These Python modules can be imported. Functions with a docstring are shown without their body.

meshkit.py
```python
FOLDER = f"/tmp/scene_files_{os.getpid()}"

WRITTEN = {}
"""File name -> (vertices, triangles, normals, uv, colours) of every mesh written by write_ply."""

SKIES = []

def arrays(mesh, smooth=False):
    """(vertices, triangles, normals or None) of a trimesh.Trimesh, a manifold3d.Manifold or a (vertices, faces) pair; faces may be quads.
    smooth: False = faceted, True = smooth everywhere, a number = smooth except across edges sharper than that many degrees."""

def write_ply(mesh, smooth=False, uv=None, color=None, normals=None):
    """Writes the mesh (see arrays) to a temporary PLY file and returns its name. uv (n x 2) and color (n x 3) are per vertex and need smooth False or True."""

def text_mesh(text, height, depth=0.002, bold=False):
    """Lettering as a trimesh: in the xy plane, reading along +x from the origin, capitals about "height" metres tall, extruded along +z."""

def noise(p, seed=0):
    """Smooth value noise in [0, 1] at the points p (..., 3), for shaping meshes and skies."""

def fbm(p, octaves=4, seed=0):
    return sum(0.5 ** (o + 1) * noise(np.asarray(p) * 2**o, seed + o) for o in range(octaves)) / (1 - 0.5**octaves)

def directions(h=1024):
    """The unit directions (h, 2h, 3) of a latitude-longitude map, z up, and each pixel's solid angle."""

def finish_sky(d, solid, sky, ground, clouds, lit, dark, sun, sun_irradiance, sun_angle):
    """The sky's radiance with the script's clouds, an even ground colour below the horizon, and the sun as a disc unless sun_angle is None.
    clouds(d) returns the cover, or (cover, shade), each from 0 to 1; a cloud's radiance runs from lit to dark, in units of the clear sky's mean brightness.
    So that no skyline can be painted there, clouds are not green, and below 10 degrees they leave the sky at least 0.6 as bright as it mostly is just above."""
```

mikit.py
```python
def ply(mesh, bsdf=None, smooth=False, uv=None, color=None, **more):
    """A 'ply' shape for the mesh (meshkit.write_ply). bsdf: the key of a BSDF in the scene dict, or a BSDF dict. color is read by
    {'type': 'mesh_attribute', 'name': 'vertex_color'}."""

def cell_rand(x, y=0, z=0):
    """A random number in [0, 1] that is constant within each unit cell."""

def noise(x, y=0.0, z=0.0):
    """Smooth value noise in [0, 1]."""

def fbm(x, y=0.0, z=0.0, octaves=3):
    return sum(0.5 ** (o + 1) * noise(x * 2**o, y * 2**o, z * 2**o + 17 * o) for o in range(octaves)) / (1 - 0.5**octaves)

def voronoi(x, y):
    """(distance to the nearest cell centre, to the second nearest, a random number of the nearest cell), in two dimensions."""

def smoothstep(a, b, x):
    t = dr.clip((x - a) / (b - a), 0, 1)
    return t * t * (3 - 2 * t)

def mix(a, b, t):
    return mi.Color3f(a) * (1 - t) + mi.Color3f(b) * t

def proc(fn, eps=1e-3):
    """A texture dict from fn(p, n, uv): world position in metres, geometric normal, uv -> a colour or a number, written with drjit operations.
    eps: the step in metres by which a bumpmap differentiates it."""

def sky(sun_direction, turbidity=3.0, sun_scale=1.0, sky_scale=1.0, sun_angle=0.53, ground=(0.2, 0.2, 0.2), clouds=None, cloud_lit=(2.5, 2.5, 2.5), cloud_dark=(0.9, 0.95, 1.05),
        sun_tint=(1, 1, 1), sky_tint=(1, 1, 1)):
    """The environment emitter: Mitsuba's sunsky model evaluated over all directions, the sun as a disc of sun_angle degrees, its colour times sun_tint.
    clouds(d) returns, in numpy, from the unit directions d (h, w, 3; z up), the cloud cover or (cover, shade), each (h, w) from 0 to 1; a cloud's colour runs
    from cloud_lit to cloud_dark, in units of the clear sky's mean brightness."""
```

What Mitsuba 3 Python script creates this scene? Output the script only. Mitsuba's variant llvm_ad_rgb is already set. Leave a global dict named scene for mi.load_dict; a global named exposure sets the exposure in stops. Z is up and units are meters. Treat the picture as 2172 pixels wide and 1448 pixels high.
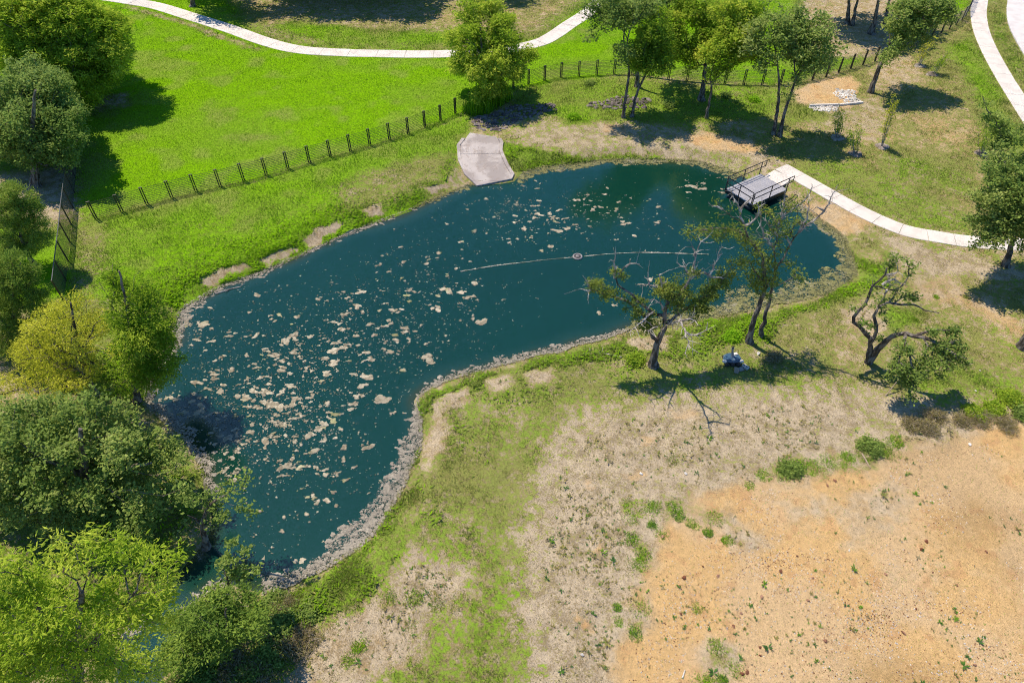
"""Aerial view of a park pond with a fishing dock, fences, oaks and a sandy lot, built in metres: x right, y away, z up."""
import math, random
import numpy as np
import drjit as dr
import mitsuba as mi
import trimesh
import shapely
from shapely.geometry import Polygon, LineString, Point
import mikit, meshkit
from mikit import proc, ply, fbm, noise, mix, smoothstep, voronoi, cell_rand

T = mi.ScalarTransform4f
scene, labels = {}, {}
# ---------------------------------------------------------------- camera, sky, exposure
scene['camera'] = {'type': 'perspective', 'fov': 73.74, 'fov_axis': 'x', 'near_clip': 0.5, 'far_clip': 3000.0,
                   'to_world': T().look_at(origin=[0, 0, 30], target=[0, 10, 20], up=[0, 0, 1])}
scene['sky'] = mikit.sky((-0.36, 0.32, 1.0), turbidity=3.0, ground=(0.12, 0.14, 0.06), sky_tint=(0.60, 0.90, 1.20))
exposure = 1.85

D = {'pond': [(-21.85, 33.32), (-20.87, 34.64), (-19.65, 35.91), (-17.44, 37.39), (-15.2, 39.27), (-12.83, 41.31), (-10.31, 43.35), (-7.62, 45.25), (-5.52, 46.98), (-3.32, 48.65), (0.16, 50.09),
          (2.56, 51.29), (5.8, 52.05), (8.67, 52.44), (12.75, 52.67), (15.54, 52.36), (17.75, 51.36), (19.05, 50.09), (20.58, 48.43), (22.54, 45.91), (23.79, 43.98), (24.53, 41.37), (24.48, 38.56),
          (23.77, 36.72), (22.24, 35.61), (19.85, 34.64), (17.42, 33.88), (14.77, 33.32), (12.14, 32.59), (9.88, 31.97), (7.41, 31.66), (5.5, 30.75), (3.05, 29.63), (1.29, 29.34), (-0.75, 28.54),
          (-2.45, 27.96), (-4.12, 27.23), (-5.16, 26.34), (-5.63, 25.44), (-5.26, 23.89), (-5.18, 22.26), (-5.5, 21.18), (-5.66, 20.29), (-5.98, 18.87), (-6.59, 17.53), (-7.37, 16.51), (-8.26, 15.7),
          (-9.45, 14.94), (-10.66, 14.4), (-11.9, 14.13), (-13.06, 14.36), (-14.03, 13.98), (-14.51, 13.14), (-14.3, 12.19), (-14.54, 11.09), (-14.97, 10.04), (-15.44, 9.22), (-16.6, 9.22),
          (-16.57, 11.09), (-17.14, 12.09), (-16.46, 12.93), (-16.03, 13.8), (-15.63, 15.17), (-15.1, 16.63), (-14.92, 17.93), (-15.46, 19.29), (-16.56, 21.18), (-17.94, 23.06), (-19.67, 24.23),
          (-21.27, 25.62), (-22.1, 27.46), (-21.39, 28.62), (-21.33, 30.67)],
 'zones': [(0.98, 0.05, 0.8,
            [(-88.56, 100.84), (-41.29, 31.01), (-29.11, 33.7), (-32.73, 42.76), (-27.75, 45.16), (-18.24, 50.15), (-6.71, 58.11), (0.65, 65.05), (11.71, 68.28), (25.94, 65.89), (39.68, 72.33),
             (56.3, 88.37), (63.51, 100.84)]),
           (0.62, 0.62, 2.5, [(-43.22, 104.91), (-27.76, 78.06), (-19.78, 74.93), (-4.43, 75.44), (2.86, 78.33), (9.75, 91.68), (10.8, 104.91)]),
           (0.93, 0.2, 1.5, [(-28.46, 80.82), (-18.89, 75.69), (-6.49, 75.44), (-6.73, 79.42), (-16.56, 80.82), (-24.77, 83.72)]),
           (0.55, 0.5, 1.5, [(-38.61, 104.91), (-34.1, 89.18), (-24.05, 82.98), (-14.03, 82.25), (-4.97, 88.37), (-5.01, 104.91)]),
           (0.35, 0.5, 1.2, [(38.59, 100.84), (33.23, 80.82), (32.37, 72.94), (38.68, 72.33), (45.55, 76.73), (59.04, 100.84)]),
           (0.3, 0.4, 1.5, [(-51.77, 52.43), (-42.12, 49.41), (-36.97, 50.89), (-33.0, 43.38), (-34.04, 42.16), (-38.59, 42.76), (-46.08, 43.38)]),
           (0.5, 0.3, 0.8, [(-41.14, 64.03), (-37.21, 64.54), (-36.48, 61.55), (-39.43, 60.12)]),
           (0.6, 0.5, 0.4, [(-47.33, 88.04), (-38.4, 82.98), (-32.48, 78.87), (-27.53, 75.18), (-27.62, 74.55), (-33.12, 78.33), (-38.7, 82.25), (-47.12, 87.09)]),
           (0.93, 0.2, 0.8,
            [(-29.11, 33.7), (-32.73, 42.76), (-27.7, 45.03), (-18.21, 50.0), (-6.71, 58.11), (-3.8, 60.59), (-3.56, 54.84), (-4.93, 50.15), (-6.84, 45.29), (-13.27, 40.41), (-19.35, 35.37),
             (-21.72, 33.0), (-26.0, 33.7)]),
           (0.97, 0.17, 0.6, [(-26.92, 44.9), (-18.11, 49.56), (-7.88, 56.71), (-4.56, 58.11), (-5.22, 54.84), (-8.29, 52.43), (-16.83, 47.3), (-23.7, 42.89)]),
           (0.76, 0.5, 1.0, [(-14.57, 47.3), (-8.25, 52.04), (-5.07, 52.43), (-5.27, 49.41), (-8.38, 45.94), (-12.5, 44.0)]),
           (0.8, 0.35, 0.8, [(-32.98, 42.16), (-30.95, 42.76), (-27.62, 37.66), (-28.18, 33.7), (-29.27, 33.7)]),
           (0.08, 0.35, 0.25, [(-21.18, 36.12), (-20.2, 37.14), (-18.76, 37.88), (-18.34, 37.56), (-19.72, 36.63), (-20.73, 35.72)]),
           (0.1, 0.35, 0.25, [(-17.59, 38.46), (-15.92, 39.95), (-15.64, 39.62), (-17.18, 38.19)]), (0.1, 0.35, 0.25, [(-15.38, 40.63), (-12.98, 42.64), (-12.64, 42.28), (-14.94, 40.18)]),
           (0.1, 0.35, 0.25, [(-11.3, 44.38), (-10.07, 45.29), (-9.61, 44.51), (-10.5, 43.88)]), (0.1, 0.35, 0.2, [(-6.83, 47.3), (-5.66, 48.34), (-5.27, 49.41), (-5.33, 47.99), (-6.43, 47.02)]),
           (0.9, 0.4, 0.7, [(0.18, 64.54), (4.44, 66.64), (11.64, 67.73), (16.65, 66.32), (25.77, 65.26), (28.75, 65.89), (26.31, 59.2), (20.44, 58.29), (10.5, 58.11), (6.21, 58.29), (0.62, 60.12)]),
           (0.44, 0.25, 0.8,
            [(0.17, 56.97), (4.93, 58.47), (10.54, 58.47), (15.03, 56.97), (19.64, 54.84), (21.19, 51.27), (18.72, 50.89), (14.58, 52.04), (9.87, 52.82), (4.63, 53.22), (0.99, 54.84)]),
           (0.06, 0.75, 0.6, [(14.42, 55.85), (18.3, 56.36), (21.3, 54.84), (21.39, 52.04), (19.23, 53.06), (15.76, 54.02)]),
           (0.06, 0.55, 0.4, [(8.35, 58.11), (11.11, 57.85), (10.68, 56.11), (8.62, 56.53)]),
           (0.95, 0.35, 0.5, [(-0.87, 54.84), (0.98, 54.02), (4.61, 52.82), (9.9, 53.06), (15.05, 52.43), (17.22, 51.27), (15.23, 51.2), (9.75, 51.81), (2.92, 50.74), (0.35, 49.56), (-0.64, 52.43)]),
           (0.93, 0.25, 0.5, [(4.2, 61.55), (7.13, 61.84), (7.06, 58.11), (4.45, 57.58)]), (0.85, 0.3, 0.6, [(18.39, 65.58), (28.16, 65.47), (27.29, 62.52), (22.98, 61.55), (17.8, 62.52)]),
           (0.76, 0.7, 1.2,
            [(28.82, 66.11), (39.54, 71.97), (56.11, 86.77), (69.9, 100.84), (90.35, 100.84), (48.81, 40.69), (37.49, 40.69), (31.59, 41.57), (27.56, 43.88), (24.48, 49.05), (21.99, 51.27),
             (21.09, 54.02), (23.02, 58.29)]),
           (0.9, 0.25, 1.0, [(47.87, 76.08), (52.31, 79.42), (50.52, 73.55), (48.0, 65.05), (45.53, 54.84), (41.48, 47.3), (42.02, 52.43), (45.18, 64.03)]),
           (0.85, 0.3, 1.0, [(60.99, 93.41), (62.92, 93.41), (56.5, 80.82), (53.95, 71.73), (50.41, 65.05), (53.24, 75.44)]),
           (0.8, 0.4, 1.4, [(23.97, 51.27), (27.26, 52.82), (31.28, 48.7), (34.9, 43.38), (33.9, 41.27), (30.14, 42.28), (27.66, 44.13), (24.75, 48.7)]),
           (0.8, 0.4, 1.0, [(31.96, 52.43), (36.05, 51.65), (37.43, 48.7), (36.12, 45.94), (31.57, 49.41)]),
           (0.6, 0.7, 1.2, [(35.5, 61.55), (43.8, 64.03), (41.59, 55.68), (36.39, 52.43), (34.06, 55.68)]),
           (0.45, 0.5, 1.0, [(29.55, 62.52), (35.8, 63.52), (33.64, 55.68), (30.83, 54.84), (26.21, 57.4)]),
           (0.42, 0.55, 0.8, [(38.91, 72.94), (42.68, 73.55), (41.48, 67.18), (37.58, 64.54), (35.0, 65.05)]),
           (0.03, 0.85, 0.5, [(28.04, 65.05), (30.97, 66.96), (34.07, 67.73), (34.45, 66.11), (31.92, 61.55), (28.25, 61.26), (27.15, 62.03)]),
           (0.85, 0.4, 0.6, [(25.66, 61.55), (28.43, 61.84), (30.1, 60.12), (28.78, 58.74), (25.18, 58.29)]), (0.25, 0.2, 0.7, [(20.69, 52.43), (22.78, 51.27), (20.75, 49.56), (19.03, 50.52)]),
           (0.66, 0.55, 0.8,
            [(21.67, 47.3), (23.28, 47.64), (26.97, 42.28), (30.83, 39.84), (37.54, 39.01), (29.84, 24.85), (19.78, 25.2), (15.84, 28.54), (15.31, 31.01), (19.1, 33.7), (22.71, 35.13), (23.92, 37.66),
             (24.06, 40.98), (22.38, 44.64)]),
           (0.3, 0.1, 0.8, [(27.41, 40.69), (30.25, 39.28), (32.56, 38.46), (35.73, 36.88), (35.06, 35.62), (31.69, 36.63), (28.22, 36.12), (26.9, 37.66)]),
           (0.12, 0.7, 0.6, [(22.4, 45.94), (24.78, 45.29), (26.55, 43.07), (26.0, 41.57), (24.0, 41.86), (22.81, 43.69)]),
           (0.3, 0.65, 0.6, [(27.37, 35.62), (29.83, 36.12), (31.15, 34.17), (32.58, 31.44), (32.13, 30.59), (30.08, 33.23), (27.19, 33.7)]),
           (0.12, 0.4, 0.5, [(21.74, 33.23), (23.76, 33.7), (23.82, 31.44), (22.39, 30.8), (21.12, 31.44)]), (0.92, 0.3, 0.6, [(24.52, 33.23), (26.99, 33.23), (26.22, 31.44), (23.95, 31.01)]),
           (0.9, 0.33, 0.6,
            [(23.53, 43.69), (24.6, 41.57), (24.97, 38.73), (25.71, 37.14), (25.25, 35.13), (22.21, 33.7), (19.44, 32.77), (16.92, 31.44), (14.22, 31.44), (12.12, 31.44), (14.45, 32.41),
             (17.04, 33.0), (19.79, 33.93), (22.04, 35.03), (23.72, 36.63), (24.33, 39.28)]),
           (0.95, 0.3, 0.5, [(11.82, 31.44), (14.41, 32.23), (16.62, 31.44), (16.11, 29.55), (13.64, 28.94), (12.08, 29.75)]),
           (0.82, 0.35, 0.8, [(22.81, 27.38), (27.66, 28.15), (30.43, 27.38), (29.46, 25.55), (24.64, 25.2), (23.19, 26.27)]),
           (0.76, 0.46, 1.2,
            [(-5.52, 24.85), (-3.75, 26.45), (-0.74, 27.96), (7.27, 31.01), (11.82, 31.44), (15.95, 28.94), (19.49, 25.91), (14.03, 25.91), (8.57, 25.91), (4.34, 24.16), (1.86, 21.59), (0.56, 18.16),
             (0.5, 12.92), (1.22, 9.06), (-11.18, 9.06), (-9.63, 14.24), (-7.34, 16.11), (-5.74, 19.82)]),
           (0.84, 0.45, 0.5, [(0.11, 27.96), (3.27, 28.74), (7.49, 30.38), (11.74, 31.01), (13.34, 30.17), (11.76, 28.15), (7.55, 28.54), (2.64, 27.57)]),
           (0.85, 0.3, 0.9, [(6.51, 27.01), (9.92, 27.38), (10.69, 25.55), (7.87, 24.85)]),
           (0.24, 0.0, 2.0,
            [(2.37, 21.59), (4.57, 23.83), (8.52, 25.55), (13.99, 25.73), (19.91, 25.55), (25.92, 24.5), (28.55, 23.83), (28.11, 23.01), (22.56, 22.85), (17.99, 21.59), (13.55, 20.1), (9.37, 18.7),
             (7.19, 16.86), (5.98, 14.69), (4.63, 12.3), (4.08, 9.06), (0.84, 9.06), (0.5, 12.92), (0.32, 17.11)]),
           (0.38, 0.15, 0.7, [(19.25, 25.2), (23.71, 25.55), (22.56, 22.85), (19.66, 22.69)]),
           (0.02, 1.0, 1.7, [(4.63, 12.3), (6.26, 15.16), (7.45, 17.11), (9.4, 18.84), (13.59, 20.25), (17.83, 21.14), (22.42, 22.53), (28.28, 23.33), (36.94, 23.5), (26.97, 9.06), (3.89, 9.06)]),
           (0.08, 0.95, 0.5, [(6.13, 20.39), (7.28, 20.69), (7.32, 20.1), (6.32, 19.96)]), (0.08, 0.95, 0.4, [(3.84, 16.48), (4.3, 16.61), (4.36, 15.99), (3.91, 15.99)]),
           (0.08, 0.95, 0.4, [(2.61, 13.14), (2.94, 13.25), (3.59, 12.2), (3.27, 12.09)]), (0.08, 0.95, 0.4, [(6.77, 22.53), (7.44, 22.69), (7.47, 22.06), (6.84, 22.06)]),
           (0.1, 0.95, 0.4, [(3.77, 20.1), (4.52, 20.25), (4.33, 19.53), (3.85, 19.53)]), (0.1, 0.95, 0.6, [(8.89, 24.5), (10.55, 24.85), (10.69, 24.16), (9.04, 23.83)]),
           (0.5, 0.4, 0.7, [(5.56, 18.7), (8.94, 18.97), (8.86, 17.89), (7.26, 17.37), (5.64, 17.37)]), (0.42, 0.4, 0.7, [(9.21, 17.89), (11.18, 18.29), (11.43, 17.37), (9.5, 16.99)]),
           (0.6, 0.4, 0.7, [(5.52, 16.36), (6.77, 16.36), (6.74, 14.69), (5.53, 14.58)]), (0.4, 0.4, 0.7, [(4.32, 13.35), (6.26, 13.57), (6.15, 12.09), (4.42, 12.3)]),
           (0.4, 0.4, 0.6, [(8.02, 11.69), (9.56, 11.29), (9.45, 10.0), (7.7, 10.0)]),
           (0.62, 0.45, 0.8, [(13.75, 20.84), (16.83, 21.14), (20.24, 22.21), (20.51, 21.59), (17.08, 20.39), (13.8, 20.1)]),
           (0.3, 0.4, 0.8, [(10.22, 17.11), (12.35, 17.37), (12.54, 16.36), (10.67, 16.11)]), (0.05, 0.6, 1.2, [(13.18, 18.7), (15.82, 19.53), (16.98, 18.7), (16.05, 17.37), (13.21, 17.11)]),
           (0.04, 0.78, 2.0, [(15.91, 15.63), (19.79, 16.36), (22.03, 15.39), (20.84, 12.92), (16.9, 12.5)]),
           (0.15, 0.6, 0.8, [(16.69, 19.25), (20.03, 20.39), (20.9, 18.97), (17.52, 16.36), (15.55, 15.87)]),
           (0.1, 0.35, 0.9, [(-8.99, 11.29), (-8.01, 12.5), (-6.51, 13.57), (-4.45, 14.24), (-3.88, 12.71), (-4.51, 10.9), (-7.53, 9.96), (-10.22, 9.78)]),
           (0.2, 0.1, 0.8, [(-5.4, 14.92), (-4.14, 15.63), (-1.86, 14.24), (-2.63, 12.71), (-4.34, 13.14)]), (0.06, 0.3, 0.35, [(-4.92, 25.62), (-3.03, 25.98), (-2.98, 25.02), (-4.57, 24.68)]),
           (0.06, 0.3, 0.35, [(0.81, 27.38), (2.23, 27.69), (2.54, 26.56), (1.07, 26.27)]), (0.12, 0.3, 0.4, [(-1.56, 27.01), (-0.45, 27.38), (-0.16, 26.27), (-1.26, 25.91)]),
           (0.1, 0.35, 0.4, [(-5.08, 24.5), (-3.89, 24.57), (-3.95, 21.9), (-4.58, 20.39), (-5.0, 22.21)]), (0.1, 0.3, 0.4, [(7.51, 30.59), (9.85, 30.38), (9.36, 29.14), (7.36, 29.34)]),
           (0.86, 0.5, 0.6,
            [(-5.42, 25.2), (-4.74, 25.2), (-4.61, 22.21), (-4.82, 20.39), (-5.14, 18.7), (-5.54, 17.11), (-5.45, 15.39), (-6.33, 13.79), (-8.01, 12.5), (-10.04, 12.3), (-11.25, 13.79),
             (-9.63, 14.24), (-7.67, 15.39), (-6.32, 16.86), (-5.64, 18.97), (-5.13, 20.99)]),
           (0.84, 0.48, 0.5, [(-5.42, 25.2), (-5.08, 25.98), (-3.5, 26.82), (-0.74, 27.96), (3.0, 29.02), (5.4, 30.08), (4.74, 29.14), (0.39, 27.38), (-3.44, 25.98), (-4.85, 24.85)]),
           (0.8, 0.4, 0.6, [(-14.17, 13.57), (-11.19, 13.57), (-9.58, 12.09), (-9.71, 10.9), (-10.9, 9.42), (-14.55, 9.42), (-14.03, 11.29)]),
           (0.75, 0.4, 0.8, [(-34.44, 24.85), (-18.11, 22.53), (-15.45, 18.97), (-15.08, 16.36), (-15.93, 13.14), (-16.9, 10.9), (-24.53, 9.06)]),
           (0.8, 0.45, 0.5, [(-17.39, 21.9), (-16.12, 21.9), (-15.07, 20.1), (-15.54, 19.25), (-16.45, 19.82)]),
           (0.85, 0.4, 0.8, [(-30.67, 33.7), (-21.64, 32.77), (-21.04, 30.17), (-21.88, 27.01), (-20.78, 24.85), (-23.88, 25.2), (-28.84, 27.01)])],
 'path_dock': [(21.16, 48.62), (22.97, 49.78), (24.27, 47.78), (25.77, 45.48), (27.35, 43.32), (29.17, 41.62), (31.26, 40.81), (33.41, 40.23), (37.07, 39.9), (41.4, 39.84)],
 'path_north': [(-52.5, 91.34), (-47.8, 89.67), (-43.46, 87.88), (-38.62, 84.77), (-32.48, 80.68), (-27.05, 76.73), (-23.0, 74.67), (-18.57, 73.92), (-13.97, 73.61), (-9.4, 73.49), (-4.36, 73.8),
                (-0.82, 74.55), (2.81, 76.47), (4.56, 78.46), (6.61, 81.81), (8.71, 85.07), (10.77, 89.18), (13.69, 95.19)],
 'path_east': [(61.96, 97.02), (58.19, 90.0), (55.68, 85.23), (53.42, 79.84), (51.58, 74.17), (49.95, 68.17), (48.31, 61.26), (46.49, 53.22), (44.63, 45.29)],
 'road': [(67.98, 100.84), (61.59, 90.0), (58.71, 84.62), (57.09, 80.82), (55.96, 77.39), (54.66, 73.06), (51.69, 62.52), (59.37, 62.52), (83.96, 100.84)],
 'fence': [(-31.5, 43.13), (-28.32, 45.03), (-25.04, 46.88), (-21.65, 48.48), (-18.49, 50.37), (-15.39, 52.27), (-12.47, 54.27), (-9.54, 56.02), (-6.83, 58.47), (-4.48, 60.88), (-2.32, 63.02),
           (-0.51, 64.54), (1.08, 65.79), (2.64, 66.64), (4.29, 67.51), (6.03, 67.95), (7.81, 68.17), (9.67, 68.5), (11.51, 68.62), (14.06, 67.95), (16.69, 67.07), (20.27, 66.32), (23.82, 66.0),
           (27.66, 66.32), (31.18, 67.62), (35.15, 69.98), (38.74, 72.09), (43.3, 75.69), (48.29, 79.15), (51.61, 81.96), (54.5, 85.53), (58.4, 92.02), (62.25, 98.9)],
 'link': [(-41.97, 64.03), (-39.58, 58.29), (-37.15, 52.43), (-34.45, 45.94), (-33.35, 43.19), (-32.22, 40.41), (-31.13, 37.66), (-30.2, 35.37), (-29.52, 33.7)],
 'dock': [(16.96, 46.99), (20.32, 49.24), (21.82, 46.92), (18.74, 44.8)],
 'spill': [(-3.94, 56.56), (-1.13, 55.7), (-0.75, 54.62), (-0.82, 53.32), (-0.32, 51.38), (0.2, 49.95), (0.0, 49.23), (-2.88, 48.37), (-3.95, 49.88), (-4.61, 51.99), (-4.82, 54.13)],
 'line': [(-3.68, 37.39), (-1.2, 38.02), (1.48, 38.56), (4.31, 38.99)],
 'line2': [(5.13, 39.1), (6.96, 39.38), (8.86, 39.52), (11.07, 39.49), (14.12, 39.32)],
 'fountain': (4.72, 39.1),
 'rocks1': [(-3.69, 57.85), (-3.31, 59.2), (-2.02, 60.12), (0.63, 61.55), (3.78, 62.03), (4.29, 60.59), (1.92, 59.47), (0.17, 58.11), (-1.1, 56.79), (-2.8, 56.88)],
 'rocks2': [(7.13, 61.84), (9.74, 63.22), (11.14, 63.52), (13.33, 62.82), (12.66, 61.26), (9.5, 60.88), (7.52, 61.07)],
 'rocks3': [(31.31, 64.03), (32.05, 65.26), (33.63, 64.85), (33.19, 63.22), (33.51, 62.23), (32.09, 62.03), (31.68, 62.82)],
 'rocks4': [(28.11, 61.36), (31.03, 61.55), (30.45, 60.5), (28.46, 60.5)],
 'curb': [(28.14, 61.45), (31.06, 61.65), (33.47, 62.13)],
 'mats': [(-13.05, 29.42, 2.52, 95), (-14.41, 25.62, 2.24, 90), (-10.58, 25.62, 2.52, 60), (-8.66, 31.53, 2.8, 55), (-5.04, 35.71, 2.24, 32), (-5.63, 31.53, 1.96, 28), (-12.52, 22.26, 1.68, 42),
          (-15.56, 23.89, 1.4, 22), (-9.89, 21.95, 1.68, 24), (-19.03, 29.83, 1.12, 16), (-20.78, 31.53, 0.7, 12), (-6.35, 39.38, 1.89, 10), (-0.96, 45.38, 2.27, 24), (2.72, 44.74, 2.65, 26),
          (5.22, 43.79, 2.27, 16), (8.52, 44.1, 2.27, 14), (0.14, 42.86, 1.51, 10), (-16.63, 34.26, 1.68, 7), (-10.46, 35.22, 1.68, 16), (-10.78, 19.01, 1.68, 12), (-11.69, 15.89, 0.84, 6),
          (15.89, 48.08, 1.32, 10), (-17.98, 25.62, 0.98, 16), (-15.59, 21.34, 0.84, 14), (5.19, 34.26, 3.36, 8), (11.64, 45.38, 2.27, 6)],
 'scum': [(0.9, 1.6, [(-11.48, 14.18), (-9.46, 14.98), (-8.27, 15.75), (-7.38, 16.58)]), (1.6, 2.0, [(-7.38, 16.58), (-6.6, 17.61), (-5.99, 18.96), (-5.67, 20.38)]),
          (1.8, 0.6, [(-5.67, 20.38), (-5.51, 21.24), (-5.16, 22.33), (-5.26, 23.89), (-5.62, 25.33)]), (0.6, 0.7, [(-5.62, 25.33), (-5.16, 26.34), (-4.12, 27.23), (-2.45, 27.96), (-0.75, 28.54)]),
          (1.0, 0.4, [(-0.75, 28.54), (1.29, 29.34), (3.05, 29.63), (5.5, 30.75), (7.41, 31.66)]), (0.8, 1.8, [(7.41, 31.66), (9.88, 31.97), (12.14, 32.59), (14.77, 33.32)]),
          (2.2, 2.0, [(14.77, 33.32), (17.42, 33.88), (19.85, 34.64), (22.24, 35.61), (24.01, 37.24)]), (2.0, 1.4, [(24.01, 37.24), (24.48, 38.56), (24.53, 41.37), (23.79, 43.98)]),
          (1.6, 1.0, [(23.79, 43.98), (22.54, 45.91), (21.17, 47.74)]), (1.3, 1.0, [(19.05, 50.09), (17.75, 51.36), (15.54, 52.36)]),
          (1.0, 1.4, [(15.54, 52.36), (12.75, 52.67), (8.67, 52.44), (5.8, 52.05)]), (1.4, 1.3, [(5.8, 52.05), (2.56, 51.29), (0.16, 50.09)]),
          (0.5, 0.5, [(0.16, 50.09), (-3.32, 48.65), (-5.52, 46.98), (-7.62, 45.25)]), (0.5, 0.45, [(-7.62, 45.25), (-10.31, 43.35), (-12.83, 41.31), (-15.2, 39.27)]),
          (0.45, 0.6, [(-15.2, 39.27), (-17.44, 37.39), (-19.65, 35.91), (-20.87, 34.64)]), (0.8, 1.2, [(-20.87, 34.64), (-21.85, 33.32), (-21.33, 30.67)]),
          (1.2, 0.8, [(-21.33, 30.67), (-21.39, 28.62), (-22.1, 27.46), (-21.27, 25.62), (-19.67, 24.23)]), (1.0, 0.8, [(-19.67, 24.23), (-17.94, 23.06), (-16.56, 21.18), (-15.46, 19.29)]),
          (0.6, 0.5, [(-16.03, 13.8), (-16.46, 12.93), (-17.14, 12.09)]), (0.8, 0.5, [(-13.06, 14.36), (-14.03, 13.98), (-14.51, 13.14), (-14.3, 12.19)])],
 'trees': {'A': {'base': (8.48, 27.88),
                 'blobs': [(4.58, 28.18, 6.03, 0.51), (5.38, 28.18, 7.14, 0.27), (5.28, 28.08, 5.62, 0.56), (5.92, 27.88, 5.59, 0.51), (6.56, 27.88, 5.0, 0.62), (7.0, 27.88, 5.18, 0.51),
                           (6.91, 27.88, 4.3, 0.42), (7.58, 27.48, 3.78, 0.58), (7.86, 27.88, 4.2, 0.42), (8.29, 28.48, 5.61, 0.62), (9.07, 28.68, 5.78, 0.46), (8.65, 28.38, 5.36, 0.57),
                           (9.82, 28.88, 6.51, 0.41), (8.98, 28.18, 4.74, 0.57), (9.67, 28.48, 5.27, 0.57), (10.49, 28.48, 4.64, 0.68), (11.03, 28.88, 4.99, 0.58), (11.62, 29.08, 5.51, 0.58),
                           (11.94, 29.28, 6.02, 0.47), (12.2, 29.28, 6.81, 0.46), (10.35, 28.18, 4.13, 0.53), (8.57, 27.58, 2.57, 0.21), (6.0, 28.18, 6.76, 0.25), (6.32, 28.08, 6.09, 0.25)],
                 'limbs': [[(8.48, 27.88, 0.0), (8.4, 27.88, 1.3), (8.43, 27.88, 2.2), (8.58, 27.88, 2.8), (8.72, 27.98, 3.38), (8.44, 28.08, 4.4), (8.54, 28.18, 4.88), (9.09, 28.38, 5.22),
                            (9.48, 28.58, 5.66), (9.73, 28.78, 6.1)],
                           [(8.39, 27.88, 2.12), (8.02, 27.88, 2.58), (7.87, 27.98, 3.01), (7.62, 27.98, 3.82), (6.97, 28.08, 4.4), (6.25, 28.18, 5.05), (5.13, 28.18, 5.39), (4.43, 28.18, 5.8)],
                           [(8.49, 27.98, 3.96), (7.81, 27.88, 4.41), (6.88, 27.78, 5.23), (6.47, 27.88, 5.72), (5.79, 28.08, 6.09), (5.52, 28.18, 6.59), (5.69, 28.18, 7.08), (5.93, 28.18, 7.36)],
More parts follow.
